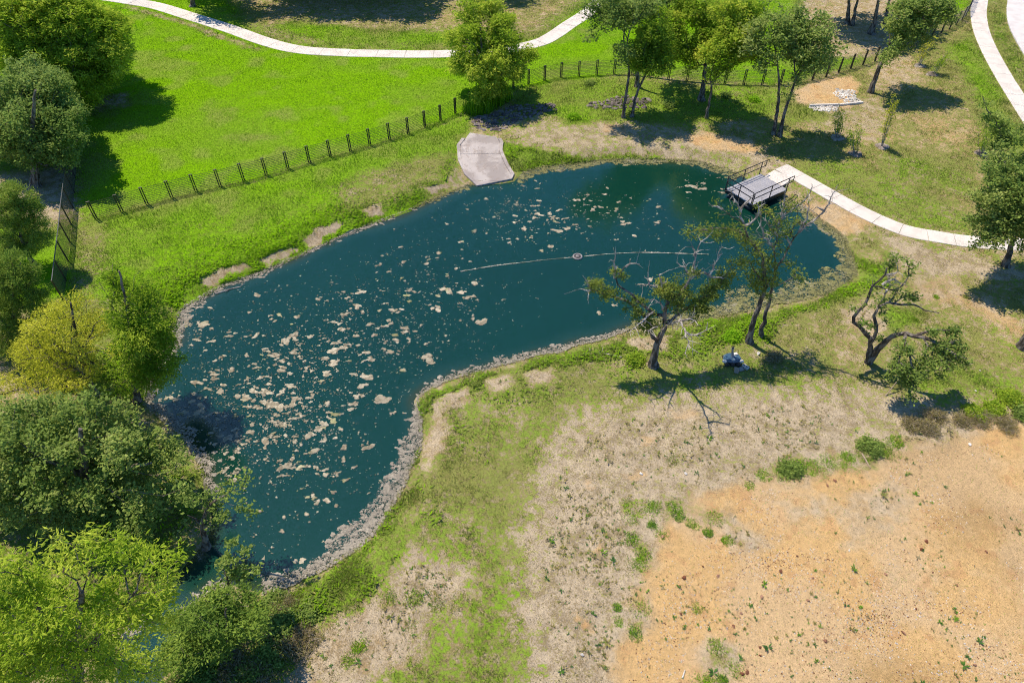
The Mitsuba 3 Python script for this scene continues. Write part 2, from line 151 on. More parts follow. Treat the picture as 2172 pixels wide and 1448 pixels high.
                           [(8.73, 27.88, 3.4), (9.23, 28.28, 3.68), (9.9, 28.48, 4.29), (10.64, 28.68, 4.75), (11.4, 28.98, 5.18), (11.99, 29.28, 6.35)]],
                 'dead': [[(9.73, 28.78, 6.1), (9.26, 28.78, 6.82), (8.87, 28.78, 7.2)], [(9.73, 28.78, 6.1), (9.83, 28.88, 6.87), (9.79, 28.98, 7.43), (9.92, 29.08, 8.32)],
                          [(9.73, 28.78, 6.1), (10.39, 28.98, 6.43), (10.8, 28.98, 6.06), (10.91, 28.98, 6.66), (11.01, 29.08, 7.35), (11.1, 29.08, 7.98)], [(9.79, 28.98, 7.43), (9.56, 28.98, 8.02)],
                          [(10.8, 28.98, 6.06), (11.63, 28.98, 5.93)], [(8.73, 27.88, 3.4), (8.95, 26.68, 4.89), (8.99, 25.68, 5.26), (8.99, 25.08, 5.33), (9.02, 24.58, 5.32), (8.84, 24.28, 4.97)],
                          [(8.97, 25.38, 5.35), (9.53, 25.28, 5.14), (10.03, 25.28, 5.65)], [(8.95, 26.68, 4.89), (9.34, 26.28, 5.41), (9.66, 25.68, 5.5)],
                          [(8.57, 27.88, 3.4), (7.87, 27.08, 4.06), (7.29, 26.28, 4.47)], [(7.76, 27.68, 4.52), (7.03, 26.98, 4.47), (6.41, 26.58, 4.25)],
                          [(5.52, 28.18, 6.59), (5.32, 28.18, 7.77), (5.33, 28.18, 8.39)], [(5.93, 28.18, 7.36), (6.49, 28.18, 7.65)], [(4.43, 28.18, 5.8), (4.17, 28.18, 6.07), (3.85, 28.18, 6.59)],
                          [(4.43, 28.18, 5.73), (3.94, 28.18, 5.73), (3.73, 28.18, 5.87)], [(8.21, 28.48, 5.61), (7.51, 28.48, 5.81), (7.12, 28.48, 5.88)], [(7.51, 28.48, 5.81), (7.39, 28.48, 6.28)],
                          [(8.31, 28.48, 5.61), (7.91, 28.48, 6.57)], [(8.44, 28.08, 4.4), (8.11, 27.98, 5.09), (7.76, 27.98, 5.36)]]},
           'B': {'base': (14.74, 29.88),
                 'blobs': [(9.77, 29.88, 8.43, 0.5), (10.37, 29.88, 8.59, 0.5), (11.17, 29.88, 8.37, 0.55), (10.39, 29.88, 10.15, 0.39), (11.64, 29.88, 9.04, 0.6), (12.36, 29.88, 8.13, 0.56),
                           (13.1, 29.88, 7.5, 0.56), (13.47, 29.88, 6.53, 0.73), (14.22, 29.88, 5.35, 0.85), (14.18, 29.88, 4.66, 0.7), (14.52, 29.88, 6.2, 0.63), (14.8, 29.88, 3.94, 0.38),
                           (13.42, 29.88, 5.35, 0.37), (11.08, 29.88, 9.34, 0.39), (11.56, 29.88, 9.92, 0.29)],
                 'limbs': [[(14.74, 29.88, -0.0), (14.51, 29.88, 1.96), (14.56, 29.88, 3.29), (14.52, 29.88, 4.41), (14.09, 29.88, 5.86), (13.58, 29.88, 7.02), (12.81, 29.88, 7.81),
                            (12.29, 29.88, 8.74)],
                           [(12.81, 29.88, 7.81), (11.94, 29.88, 8.49), (10.86, 29.88, 8.62), (9.89, 29.88, 8.49)], [(14.35, 29.88, 4.83), (13.8, 29.88, 5.53), (13.26, 29.88, 6.2)],
                           [(12.29, 29.88, 8.74), (11.78, 29.88, 9.22), (10.91, 29.88, 9.77)]],
                 'dead': [[(12.29, 29.88, 8.74), (11.82, 29.88, 9.77), (11.42, 29.88, 10.35), (11.1, 29.88, 10.91)], [(10.91, 29.88, 9.77), (10.37, 29.88, 10.03)],
                          [(11.82, 29.88, 9.77), (12.16, 29.88, 10.49)], [(12.29, 29.88, 8.74), (12.76, 29.88, 9.04), (12.83, 29.88, 9.92)]]},
           'B2': {'base': (15.58, 30.42),
                  'blobs': [(14.69, 30.42, 7.09, 0.52), (15.08, 30.42, 7.73, 0.57), (15.41, 30.42, 8.35, 0.51), (14.92, 30.42, 9.85, 0.4), (14.38, 30.42, 8.66, 0.45), (13.58, 30.42, 9.11, 0.4),
                            (13.14, 30.42, 9.56, 0.3), (14.21, 30.42, 7.89, 0.46), (16.37, 30.42, 4.91, 0.49), (15.64, 30.42, 5.77, 0.37), (15.34, 30.42, 9.26, 0.35), (15.38, 30.42, 4.38, 0.44),
                            (15.81, 30.42, 4.02, 0.33), (16.36, 30.42, 4.2, 0.27), (16.15, 30.42, 8.66, 0.3), (14.38, 30.42, 9.56, 0.25)],
                  'limbs': [[(15.58, 30.42, -0.0), (15.38, 30.42, 1.53), (15.31, 30.42, 2.88), (15.17, 30.42, 4.24), (15.1, 30.42, 5.29), (15.27, 30.42, 6.31), (15.36, 30.42, 7.13),
                             (15.59, 30.42, 7.98)],
                            [(15.1, 30.42, 5.29), (14.57, 30.42, 6.77), (14.46, 30.42, 7.83), (14.38, 30.42, 8.66)]],
                  'dead': [[(15.59, 30.42, 7.98), (15.99, 30.42, 8.6), (16.51, 30.42, 9.35), (16.55, 30.42, 9.91), (16.63, 30.42, 10.48)],
                           [(14.38, 30.42, 8.66), (14.32, 30.42, 9.41), (14.12, 30.42, 10.56)],
                           [(14.37, 30.42, 8.96), (14.8, 30.42, 9.41), (15.21, 30.42, 9.7), (15.43, 30.42, 10.28), (15.42, 30.42, 10.76)],
                           [(15.59, 30.42, 7.98), (15.68, 30.42, 9.11), (15.51, 30.42, 9.85)], [(14.57, 30.42, 6.77), (13.83, 30.42, 7.57), (13.32, 30.42, 8.66), (13.06, 30.42, 9.85)],
                           [(14.49, 30.42, 7.73), (14.0, 30.42, 8.2), (13.7, 30.42, 8.66)], [(14.42, 30.42, 8.51), (14.0, 30.42, 8.66)], [(16.51, 30.42, 9.35), (16.12, 30.42, 9.56)],
                           [(15.36, 30.42, 7.13), (14.97, 30.42, 7.73)]]},
           'C': {'base': (21.5, 28.23),
                 'blobs': [(21.42, 26.03, 3.31, 0.51), (21.12, 25.53, 2.72, 0.52), (22.1, 25.33, 2.33, 0.57), (22.0, 24.93, 1.69, 0.42), (22.6, 26.33, 3.27, 0.47), (22.95, 26.93, 4.06, 0.52),
                           (24.16, 26.93, 3.84, 0.47), (24.53, 25.93, 3.05, 0.52), (23.88, 25.53, 2.72, 0.46), (23.13, 25.63, 2.76, 0.52), (22.08, 24.43, 1.24, 0.26), (23.42, 26.33, 3.27, 0.41),
                           (21.24, 27.23, 3.48, 0.26), (20.48, 29.03, 6.88, 0.31), (19.67, 28.43, 6.39, 0.25), (19.72, 28.23, 5.38, 0.26), (21.71, 28.53, 4.24, 0.37), (22.45, 28.83, 4.68, 0.37),
                           (21.4, 28.43, 3.25, 0.22), (21.9, 29.23, 6.72, 0.26), (19.77, 28.23, 3.44, 0.21), (20.83, 28.53, 4.53, 0.42), (21.33, 28.73, 4.95, 0.39), (21.25, 29.23, 7.11, 0.25),
                           (20.58, 29.23, 7.2, 0.23), (19.43, 28.23, 4.76, 0.24), (21.92, 29.23, 6.06, 0.18), (23.36, 28.73, 3.88, 0.21), (21.85, 28.73, 4.95, 0.26), (20.83, 28.23, 4.16, 0.18),
                           (20.47, 28.23, 3.07, 0.16), (19.05, 28.23, 4.34, 0.18), (21.37, 28.23, 2.12, 0.14), (23.48, 25.23, 2.05, 0.31), (25.01, 25.63, 2.5, 0.26), (23.76, 26.23, 3.0, 0.47),
                           (21.74, 25.23, 2.17, 0.47), (22.47, 25.73, 2.77, 0.41), (20.78, 25.23, 1.97, 0.26), (24.38, 26.43, 3.53, 0.36)],
                 'limbs': [[(21.5, 28.23, 0.0), (21.0, 28.23, 1.65), (20.29, 28.23, 2.61), (19.32, 28.23, 3.58), (19.53, 28.23, 4.62), (19.6, 28.23, 5.21), (19.49, 28.23, 6.12), (19.87, 28.23, 6.78),
                            (19.8, 28.23, 7.29)],
                           [(21.0, 28.23, 1.65), (21.04, 28.23, 2.12), (20.89, 28.23, 3.03), (20.43, 28.23, 3.84), (20.42, 28.23, 4.62), (21.16, 28.43, 4.55), (22.53, 28.63, 4.3),
                            (23.51, 28.73, 3.77), (24.36, 28.73, 3.56)],
                           [(21.49, 28.23, 0.08), (21.54, 28.13, 0.76), (21.47, 27.93, 1.72), (21.58, 27.63, 2.67), (21.83, 27.33, 3.27), (22.42, 26.93, 3.55), (23.25, 26.43, 3.46),
                            (24.16, 25.83, 3.15)],
                           [(21.83, 27.33, 3.27), (21.8, 26.03, 3.02), (22.0, 25.23, 1.97)],
                           [(19.64, 28.33, 6.04), (20.78, 28.63, 5.38), (21.77, 29.03, 5.45), (21.82, 29.23, 6.22), (21.25, 29.23, 7.11)],
                           [(22.42, 26.93, 3.55), (23.13, 26.93, 3.95), (24.21, 26.93, 3.84)]],
                 'dead': [[(19.87, 28.23, 6.78), (20.72, 28.53, 6.73)], [(20.12, 28.43, 5.89), (20.58, 28.63, 6.22), (21.24, 28.83, 5.72)], [(20.54, 28.53, 5.57), (20.51, 28.43, 5.21)]]},
           'T4': {'base': (34.51, 37.51),
                  'blobs': [(30.33, 35.5, 4.55, 1.25), (31.5, 35.62, 5.01, 1.4), (30.06, 35.4, 4.08, 0.63), (31.36, 36.93, 6.57, 1.8), (30.05, 36.32, 6.12, 1.03), (31.02, 38.2, 7.65, 1.18),
                            (32.5, 38.55, 7.44, 1.71), (29.75, 36.47, 5.48, 0.54), (33.08, 36.58, 5.76, 2.1), (33.81, 37.38, 5.23, 2.15), (32.15, 35.55, 6.45, 1.84), (32.68, 34.99, 4.38, 1.24),
                            (30.7, 37.52, 6.71, 0.83), (28.77, 36.6, 6.61, 0.41), (29.48, 37.39, 7.56, 0.53), (29.96, 35.49, 3.28, 0.43), (30.5, 39.07, 8.56, 0.53), (31.73, 39.25, 9.01, 0.7),
                            (29.87, 36.05, 4.64, 0.42), (28.88, 35.72, 5.12, 0.29), (32.34, 38.57, 8.58, 1.0)],
                  'limbs': [[(34.52, 37.51, -0.0), (34.15, 37.51, 1.35), (33.82, 37.51, 2.54), (32.83, 37.51, 4.79)], [(33.82, 37.51, 2.54), (31.95, 37.01, 4.04), (30.37, 36.71, 5.68)],
                            [(33.15, 37.51, 4.06), (32.94, 37.51, 5.86)]]},
           'T5': {'base': (38.81, 47.16),
                  'blobs': [(33.75, 47.16, 7.62, 0.41), (34.38, 47.16, 6.91, 0.45), (35.06, 47.16, 6.21, 0.55), (35.63, 47.16, 5.92, 0.63), (36.29, 47.16, 5.43, 0.74), (36.97, 47.16, 4.78, 0.74),
                            (37.48, 47.16, 4.2, 0.71), (37.08, 47.16, 4.01, 0.86), (36.99, 47.16, 3.34, 0.87), (37.16, 47.16, 2.41, 0.73), (37.67, 47.16, 2.2, 0.77), (37.33, 47.16, 4.97, 0.42),
                            (38.2, 47.16, 1.37, 0.96)],
                  'limbs': [[(38.81, 47.16, -0.0), (37.78, 47.16, 2.2), (37.15, 47.16, 4.01), (35.79, 47.16, 5.73), (34.74, 47.16, 6.65), (33.77, 47.16, 7.73)]]},
           'T6': {'base': (31.55, 29.55),
                  'blobs': [(31.64, 29.95, 6.14, 1.83), (32.83, 31.08, 5.24, 1.9), (30.71, 29.08, 6.84, 1.6), (33.22, 29.22, 5.39, 2.11), (34.1, 29.99, 4.74, 2.16), (32.5, 28.59, 5.92, 1.85),
                            (31.83, 28.88, 4.29, 1.33), (33.16, 30.09, 3.21, 1.38), (31.16, 28.27, 4.83, 1.17), (34.15, 30.36, 7.14, 2.34)],
                  'limbs': [[(31.55, 29.55, -0.0), (31.34, 29.55, 1.41), (31.62, 29.55, 2.95), (32.01, 29.55, 5.11)]]},
           'T7': {'base': (35.05, 64.43),
                  'blobs': [(34.56, 63.17, 4.14, 0.74), (35.27, 64.47, 3.61, 0.75), (34.01, 62.16, 4.56, 0.65), (34.25, 62.74, 3.84, 0.48), (35.13, 63.53, 4.39, 0.65), (35.89, 64.9, 3.84, 0.66),
                            (34.71, 62.76, 4.7, 0.58), (35.72, 63.96, 5.2, 1.04), (36.29, 64.98, 4.81, 1.06), (35.15, 62.94, 5.6, 0.92), (36.21, 64.07, 6.21, 1.41), (37.03, 65.52, 5.67, 1.44),
                            (35.84, 63.43, 6.45, 1.26), (37.75, 65.27, 7.02, 1.72), (38.24, 66.12, 6.72, 1.74), (37.09, 64.14, 7.42, 1.52), (39.01, 65.25, 7.36, 1.42), (35.89, 65.48, 7.15, 1.51),
                            (36.58, 66.76, 6.71, 1.54), (35.13, 64.1, 7.63, 1.33), (38.02, 64.64, 5.58, 1.13), (39.74, 64.65, 7.32, 1.02), (36.51, 65.59, 7.53, 1.42), (37.08, 66.61, 7.18, 1.44),
                            (35.88, 64.47, 7.92, 1.25), (38.0, 65.14, 8.09, 1.7), (34.97, 64.46, 6.49, 0.9), (36.1, 66.55, 5.72, 0.93), (34.6, 63.79, 6.74, 0.8), (37.08, 63.93, 5.01, 0.73)],
                  'limbs': [[(35.05, 64.43, 0.0), (35.0, 64.43, 1.46), (34.98, 64.43, 2.6), (35.31, 64.43, 3.37), (35.87, 64.43, 3.85), (36.1, 64.43, 4.72), (36.63, 64.43, 6.08),
                             (37.39, 64.43, 7.32)],
                            [(36.1, 64.43, 4.72), (35.77, 64.43, 6.08), (35.31, 64.43, 7.52)], [(36.63, 64.43, 6.08), (37.96, 64.43, 6.0), (38.88, 64.43, 7.32)]]},
           'D1': {'base': (23.36, 56.19),
                  'blobs': [(21.0, 55.83, 8.17, 1.52), (21.4, 57.06, 9.36, 1.44), (20.2, 55.49, 7.74, 1.18), (19.58, 56.62, 8.91, 1.06), (20.54, 55.01, 6.99, 0.99), (18.96, 55.65, 7.86, 0.91),
                            (20.93, 57.62, 10.26, 1.06)],
                  'limbs': [[(23.36, 56.19, 0.0), (23.12, 56.19, 1.96), (22.81, 56.19, 3.67), (22.41, 56.19, 5.11), (21.87, 56.19, 6.5), (21.22, 56.19, 8.03)]]},
           'D2': {'base': (23.81, 55.85),
                  'blobs': [(22.97, 56.74, 8.87, 1.6), (23.53, 58.12, 8.35, 1.63), (22.67, 56.0, 9.14, 1.42), (24.63, 57.06, 8.75, 1.45), (24.91, 57.71, 8.51, 1.47), (24.07, 55.75, 9.24, 1.28),
                            (26.02, 56.4, 7.57, 1.19), (26.34, 57.1, 7.29, 1.21), (25.4, 55.06, 8.11, 1.05), (24.07, 55.91, 7.2, 1.27), (24.45, 56.79, 6.84, 1.29), (23.63, 54.9, 7.61, 1.12),
                            (26.5, 56.03, 7.26, 0.81), (25.21, 55.55, 6.85, 0.99), (25.99, 57.27, 6.13, 1.03), (24.88, 54.82, 7.15, 0.88), (23.28, 54.69, 5.77, 0.58), (23.81, 55.94, 5.22, 0.59),
                            (22.94, 53.91, 6.12, 0.51), (22.95, 54.5, 4.3, 0.43), (22.8, 55.98, 7.36, 0.92), (23.49, 57.68, 6.67, 0.95), (22.4, 54.98, 7.76, 0.82), (23.32, 57.53, 9.75, 1.06),
                            (24.12, 54.96, 6.44, 0.54), (24.8, 56.5, 5.78, 0.56), (23.77, 54.17, 6.78, 0.48)],
                  'limbs': [[(23.81, 55.85, -0.0), (23.67, 55.85, 1.7), (23.65, 55.85, 3.2), (23.75, 55.85, 5.06), (23.99, 55.85, 6.49), (23.98, 55.85, 8.16)],
                            [(23.75, 55.85, 5.06), (23.02, 55.85, 7.03), (22.7, 55.85, 8.9)]]},
           'E1': {'base': (10.29, 59.29),
                  'blobs': [(6.95, 60.04, 9.24, 1.31), (8.42, 59.99, 9.45, 1.38), (8.71, 62.04, 8.75, 1.42), (8.28, 59.04, 9.78, 1.22), (6.13, 59.66, 8.16, 0.71), (6.78, 59.35, 7.66, 0.68),
                            (8.29, 59.69, 8.53, 0.95), (8.46, 60.94, 8.09, 0.97), (8.09, 58.25, 9.05, 0.83), (6.34, 58.58, 7.41, 0.32), (10.16, 59.71, 9.36, 1.3), (10.62, 62.43, 8.41, 1.36),
                            (9.92, 58.27, 9.85, 1.14), (9.78, 58.92, 8.51, 0.71), (10.24, 61.71, 7.49, 0.74), (9.63, 58.03, 8.83, 0.63), (7.47, 59.26, 8.38, 0.83), (9.5, 57.98, 6.55, 0.83),
                            (9.88, 60.25, 5.63, 0.86), (9.34, 56.98, 6.95, 0.74), (9.31, 58.07, 5.91, 0.69), (11.8, 60.22, 9.37, 1.03), (12.04, 61.41, 8.96, 1.05), (11.48, 58.56, 9.94, 0.9)],
                  'limbs': [[(10.29, 59.29, 0.0), (10.27, 59.29, 2.0), (10.38, 59.29, 3.61), (10.14, 59.29, 5.2), (9.83, 59.29, 7.14), (10.19, 59.29, 8.75)],
                            [(9.83, 59.29, 7.14), (9.13, 59.29, 7.99), (8.09, 59.29, 8.45), (6.92, 59.29, 8.75)]]},
           'E2': {'base': (11.1, 59.47),
                  'blobs': [(12.29, 59.97, 7.15, 1.61), (12.55, 61.25, 6.66, 1.65), (12.09, 58.96, 7.53, 1.43), (12.86, 59.12, 5.76, 1.42), (11.67, 58.94, 5.43, 1.35), (11.91, 60.19, 4.91, 1.38),
                            (11.54, 58.3, 5.7, 1.2), (10.73, 59.41, 6.17, 0.98), (10.96, 60.71, 5.65, 1.0), (10.55, 58.43, 6.57, 0.87), (12.39, 60.43, 8.35, 1.24), (13.52, 59.48, 6.55, 0.97),
                            (13.18, 58.43, 5.15, 0.85), (11.14, 60.11, 6.9, 0.85), (11.35, 61.27, 6.45, 0.87), (11.0, 59.34, 7.19, 0.75), (10.62, 59.2, 5.24, 0.7), (10.85, 60.48, 4.71, 0.71),
                            (10.41, 58.0, 5.74, 0.61)],
                  'limbs': [[(11.1, 59.47, 0.0), (11.26, 59.47, 2.13), (11.74, 59.47, 3.62), (12.11, 59.47, 5.13), (12.28, 59.47, 6.75)]]},
           'E3': {'base': (12.44, 65.79),
                  'blobs': [(13.45, 66.09, 8.37, 1.72), (13.75, 67.55, 7.89, 1.76), (13.25, 65.12, 8.69, 1.52), (15.09, 66.06, 8.78, 1.71), (12.6, 64.93, 7.14, 0.77), (12.9, 66.44, 6.61, 0.79),
                            (12.52, 64.52, 7.29, 0.69), (14.42, 65.7, 7.28, 0.86)],
                  'limbs': [[(12.44, 65.79, -0.0), (12.18, 65.79, 2.03), (12.28, 65.79, 4.72), (13.14, 65.79, 7.25)]]},
           'F1': {'base': (18.2, 62.72),
                  'blobs': [(15.29, 63.33, 7.3, 1.68), (17.37, 63.86, 7.52, 1.89), (15.42, 62.46, 5.24, 1.49), (14.6, 63.35, 6.41, 1.19), (17.47, 62.56, 6.16, 1.4), (17.85, 63.93, 5.64, 1.43),
                            (17.33, 62.07, 6.35, 1.25), (16.18, 61.02, 3.63, 0.73), (16.14, 64.41, 8.33, 1.47), (14.6, 61.57, 4.67, 0.81), (16.6, 61.85, 4.48, 1.03)],
                  'limbs': [[(18.2, 62.72, 0.0), (18.03, 62.72, 2.22), (17.72, 62.72, 4.2), (17.05, 62.72, 6.31)]]},
           'F2': {'base': (17.97, 59.11),
                  'blobs': [(18.42, 60.04, 9.06, 1.67), (19.03, 59.6, 7.4, 1.68), (19.48, 61.01, 6.87, 1.72), (18.58, 58.2, 7.93, 1.48), (18.23, 58.53, 6.32, 1.53), (18.64, 59.86, 5.79, 1.56),
                            (17.94, 57.6, 6.7, 1.35), (20.23, 59.95, 8.05, 1.24), (19.81, 58.76, 6.63, 1.24), (20.4, 60.49, 5.94, 1.28), (19.56, 58.02, 6.92, 1.1), (17.14, 58.88, 6.1, 1.14),
                            (17.38, 59.69, 5.78, 1.15), (16.85, 57.88, 6.51, 1.0), (17.36, 58.06, 4.57, 0.78), (20.69, 58.41, 5.98, 0.85), (18.13, 57.74, 5.04, 0.77), (18.42, 59.92, 7.76, 0.96),
                            (18.82, 61.24, 7.27, 0.98), (18.12, 58.94, 8.12, 0.85), (20.33, 60.56, 9.25, 1.12)],
                  'limbs': [[(17.97, 59.11, -0.0), (17.86, 59.11, 1.41), (17.84, 59.11, 2.96), (17.49, 59.11, 3.82), (17.68, 59.11, 5.69), (18.06, 59.11, 7.67)],
                            [(17.72, 59.11, 3.52), (18.32, 59.11, 4.03), (18.59, 59.11, 5.28)]]},
           'G1': {'base': (39.03, 82.25),
                  'blobs': [(36.93, 82.72, 6.82, 2.58), (37.3, 83.55, 6.59, 2.61), (35.94, 80.5, 7.44, 2.26), (38.93, 82.23, 7.88, 2.55), (40.47, 85.48, 7.0, 2.65), (38.65, 81.65, 8.03, 2.28),
                            (34.87, 82.39, 6.44, 2.07)],
                  'limbs': [[(39.03, 82.25, -0.0), (38.47, 82.25, 2.08), (37.86, 82.25, 4.57)]]},
           'G2': {'base': (39.42, 81.81),
                  'blobs': [(38.18, 81.37, 6.27, 2.05), (38.86, 82.81, 5.85, 2.09), (37.82, 80.6, 6.49, 1.83), (40.06, 82.1, 7.45, 2.05), (40.7, 83.41, 7.09, 2.08), (39.59, 81.13, 7.72, 1.82)],
                  'limbs': [[(39.42, 81.81, 0.0), (39.12, 81.81, 2.23), (38.65, 81.81, 4.7)]]},
           'G3': {'base': (40.61, 79.15),
                  'blobs': [(39.15, 78.81, 6.55, 2.25), (40.31, 81.15, 5.85, 2.32), (38.28, 77.06, 7.07, 1.98), (40.88, 79.0, 7.41, 2.49), (42.19, 81.52, 6.69, 2.56), (40.23, 77.74, 7.77, 2.2),
                            (37.53, 79.61, 7.69, 1.99)],
                  'limbs': [[(40.62, 79.15, -0.0), (40.34, 79.15, 2.14), (39.83, 79.15, 4.58)]]},
           'G4': {'base': (43.08, 81.38),
                  'blobs': [(41.52, 81.06, 6.59, 2.29), (42.55, 83.06, 6.01, 2.35), (41.18, 80.38, 6.79, 2.04), (43.53, 81.18, 6.79, 2.29), (44.49, 82.96, 6.28, 2.34), (43.11, 80.39, 7.01, 2.04)],
                  'limbs': [[(43.08, 81.38, 0.0), (42.57, 81.38, 1.86), (42.32, 81.38, 3.86)]]},
           'U1': {'base': (-38.98, 87.72),
                  'blobs': [(-35.35, 88.3, 6.24, 3.01), (-36.66, 91.56, 5.37, 3.12), (-34.42, 85.98, 6.87, 2.64), (-32.03, 87.79, 5.89, 3.0), (-37.41, 87.6, 5.94, 2.46), (-39.17, 91.73, 4.81, 2.57),
                            (-36.75, 86.07, 6.36, 2.17), (-34.15, 86.47, 4.77, 2.18), (-30.2, 87.63, 6.42, 2.17)],
                  'limbs': [[(-38.98, 87.72, 0.0), (-38.14, 87.72, 1.83), (-35.59, 87.72, 4.91)]]},
           'U2': {'base': (-26.43, 91.34),
                  'blobs': [(-27.24, 92.01, 7.26, 3.92), (-28.1, 94.94, 6.53, 4.04), (-26.27, 88.72, 8.07, 3.4), (-23.8, 92.52, 8.11, 4.19), (-24.31, 94.48, 7.65, 4.28), (-23.0, 89.39, 8.85, 3.65),
                            (-22.26, 91.5, 6.39, 3.38), (-23.09, 94.9, 5.51, 3.5), (-21.52, 88.47, 7.17, 2.94), (-25.58, 91.71, 9.27, 3.29), (-26.59, 95.32, 8.45, 3.42), (-24.93, 89.37, 9.8, 2.89),
                            (-28.05, 89.85, 6.32, 2.77), (-29.13, 93.3, 5.41, 2.88), (-27.39, 87.72, 6.88, 2.44)],
                  'limbs': [[(-26.43, 91.34, 0.0), (-25.64, 91.34, 2.83), (-24.47, 91.34, 6.43)]]},
           'U3': {'base': (-18.43, 91.34),
                  'blobs': [(-19.08, 90.53, 7.62, 3.86), (-20.01, 94.96, 6.52, 4.04), (-18.68, 88.64, 8.09, 3.4), (-15.84, 91.36, 7.91, 4.15), (-16.32, 94.08, 7.25, 4.27), (-15.37, 88.64, 8.56, 3.62),
                            (-14.35, 91.18, 6.47, 3.36), (-14.79, 94.03, 5.74, 3.47), (-13.89, 88.3, 7.21, 2.93), (-17.34, 91.67, 9.28, 3.29), (-17.84, 94.32, 8.68, 3.39), (-17.03, 90.04, 9.64, 2.91),
                            (-13.1, 91.55, 7.86, 2.78)],
                  'limbs': [[(-18.43, 91.34, 0.0), (-17.83, 91.34, 2.83), (-16.89, 91.34, 6.43)]]},
           'U4': {'base': (-5.83, 94.29),
                  'blobs': [(-6.67, 95.32, 7.46, 3.46), (-6.78, 96.88, 7.09, 3.51), (-6.51, 93.04, 8.0, 3.04), (-2.65, 95.26, 7.22, 3.75), (-2.69, 96.85, 6.84, 3.81), (-2.58, 92.77, 7.81, 3.29),
                            (-4.37, 93.98, 6.26, 3.16), (-4.48, 96.54, 5.61, 3.25), (-4.23, 90.98, 7.02, 2.75), (-0.63, 94.06, 7.75, 2.55)],
                  'limbs': [[(-5.83, 94.29, 0.0), (-5.39, 94.29, 3.04), (-4.96, 94.29, 6.18)]]},
           'L1': {'base': (-41.16, 62.82),
                  'blobs': [(-44.25, 64.71, 6.81, 2.79), (-46.54, 68.05, 5.62, 2.94), (-41.98, 61.38, 8.01, 2.38), (-39.36, 63.24, 7.14, 2.99), (-41.88, 67.28, 5.68, 3.18),
                            (-38.54, 61.92, 7.61, 2.63), (-37.18, 63.74, 6.34, 2.22), (-38.5, 66.0, 5.5, 2.3), (-36.14, 61.97, 7.0, 1.94), (-36.42, 62.69, 4.73, 1.64), (-37.93, 65.29, 3.69, 1.7),
                            (-35.27, 60.7, 5.53, 1.43), (-39.1, 61.48, 4.08, 2.6), (-40.96, 64.41, 2.84, 2.73), (-38.09, 59.89, 4.75, 2.28), (-42.22, 62.89, 5.2, 2.74), (-44.36, 66.09, 3.94, 2.88),
                            (-40.7, 60.62, 6.1, 2.38), (-45.24, 62.61, 4.89, 2.31), (-46.86, 64.85, 3.99, 2.4), (-43.66, 60.43, 5.77, 2.01), (-38.64, 61.51, 2.0, 1.22), (-40.68, 64.75, 1.97, 1.29),
                            (-37.14, 59.11, 3.09, 1.06), (-41.58, 62.09, 2.31, 1.86), (-42.87, 64.02, 2.35, 1.92), (-39.46, 58.93, 3.04, 1.59), (-34.99, 63.56, 6.61, 0.89),
                            (-44.58, 62.13, 3.15, 2.04), (-46.87, 65.31, 2.48, 2.14), (-43.23, 60.25, 3.96, 1.78), (-40.77, 63.85, 8.32, 2.46), (-43.18, 67.62, 7.04, 2.61),
                            (-39.66, 62.12, 8.91, 2.15), (-45.09, 64.67, 8.04, 2.49), (-47.02, 67.44, 7.1, 2.6), (-43.4, 62.24, 8.87, 2.16), (-35.92, 61.43, 3.45, 0.81), (-37.63, 64.36, 2.19, 0.85),
                            (-35.14, 60.09, 4.03, 0.71), (-36.18, 64.24, 6.15, 1.46), (-35.08, 62.21, 4.83, 0.94), (-37.0, 61.13, 3.14, 1.28), (-38.71, 63.96, 2.01, 1.34), (-36.51, 60.32, 3.5, 1.14),
                            (-39.08, 60.35, 1.83, 1.05), (-41.36, 63.88, 1.87, 1.11), (-37.71, 58.24, 2.06, 0.91)],
                  'limbs': [[(-41.16, 62.82, 0.0), (-40.67, 62.82, 2.4), (-40.33, 62.82, 4.59), (-39.58, 62.82, 6.68)], [(-40.67, 62.82, 2.4), (-38.36, 62.82, 4.16), (-36.56, 62.82, 5.86)],
                            [(-40.69, 62.82, 2.85), (-42.71, 62.82, 5.02), (-43.16, 62.82, 6.68)]]},
           'L2': {'base': (-38.33, 47.64),
                  'blobs': [(-37.53, 52.78, 5.47, 2.19), (-39.29, 55.25, 4.32, 2.29), (-36.51, 51.34, 6.14, 1.91), (-38.29, 50.41, 3.97, 2.24), (-39.11, 51.48, 3.42, 2.29), (-36.63, 48.22, 5.1, 1.93),
                            (-35.31, 49.36, 4.52, 1.61), (-37.48, 52.39, 2.95, 1.71), (-34.84, 48.71, 4.85, 1.43), (-39.89, 52.66, 5.32, 1.89), (-41.59, 54.92, 4.26, 1.97), (-38.4, 50.7, 6.24, 1.63),
                            (-39.77, 49.16, 3.11, 1.63), (-41.93, 51.83, 2.23, 1.72), (-38.32, 47.37, 4.09, 1.42), (-36.05, 48.58, 2.94, 1.25), (-37.96, 51.15, 1.99, 1.32),
                            (-34.99, 47.14, 3.74, 1.09), (-35.98, 52.23, 4.34, 1.14), (-37.23, 54.05, 3.44, 1.18), (-34.89, 50.65, 5.12, 1.0), (-38.71, 49.41, 2.15, 1.43), (-39.44, 50.34, 2.08, 1.46),
                            (-37.01, 47.24, 3.37, 1.23), (-42.23, 52.16, 3.97, 2.29), (-43.18, 53.34, 3.38, 2.34), (-40.9, 50.52, 4.79, 2.0), (-37.36, 48.34, 1.92, 0.9), (-39.17, 50.69, 1.76, 0.94),
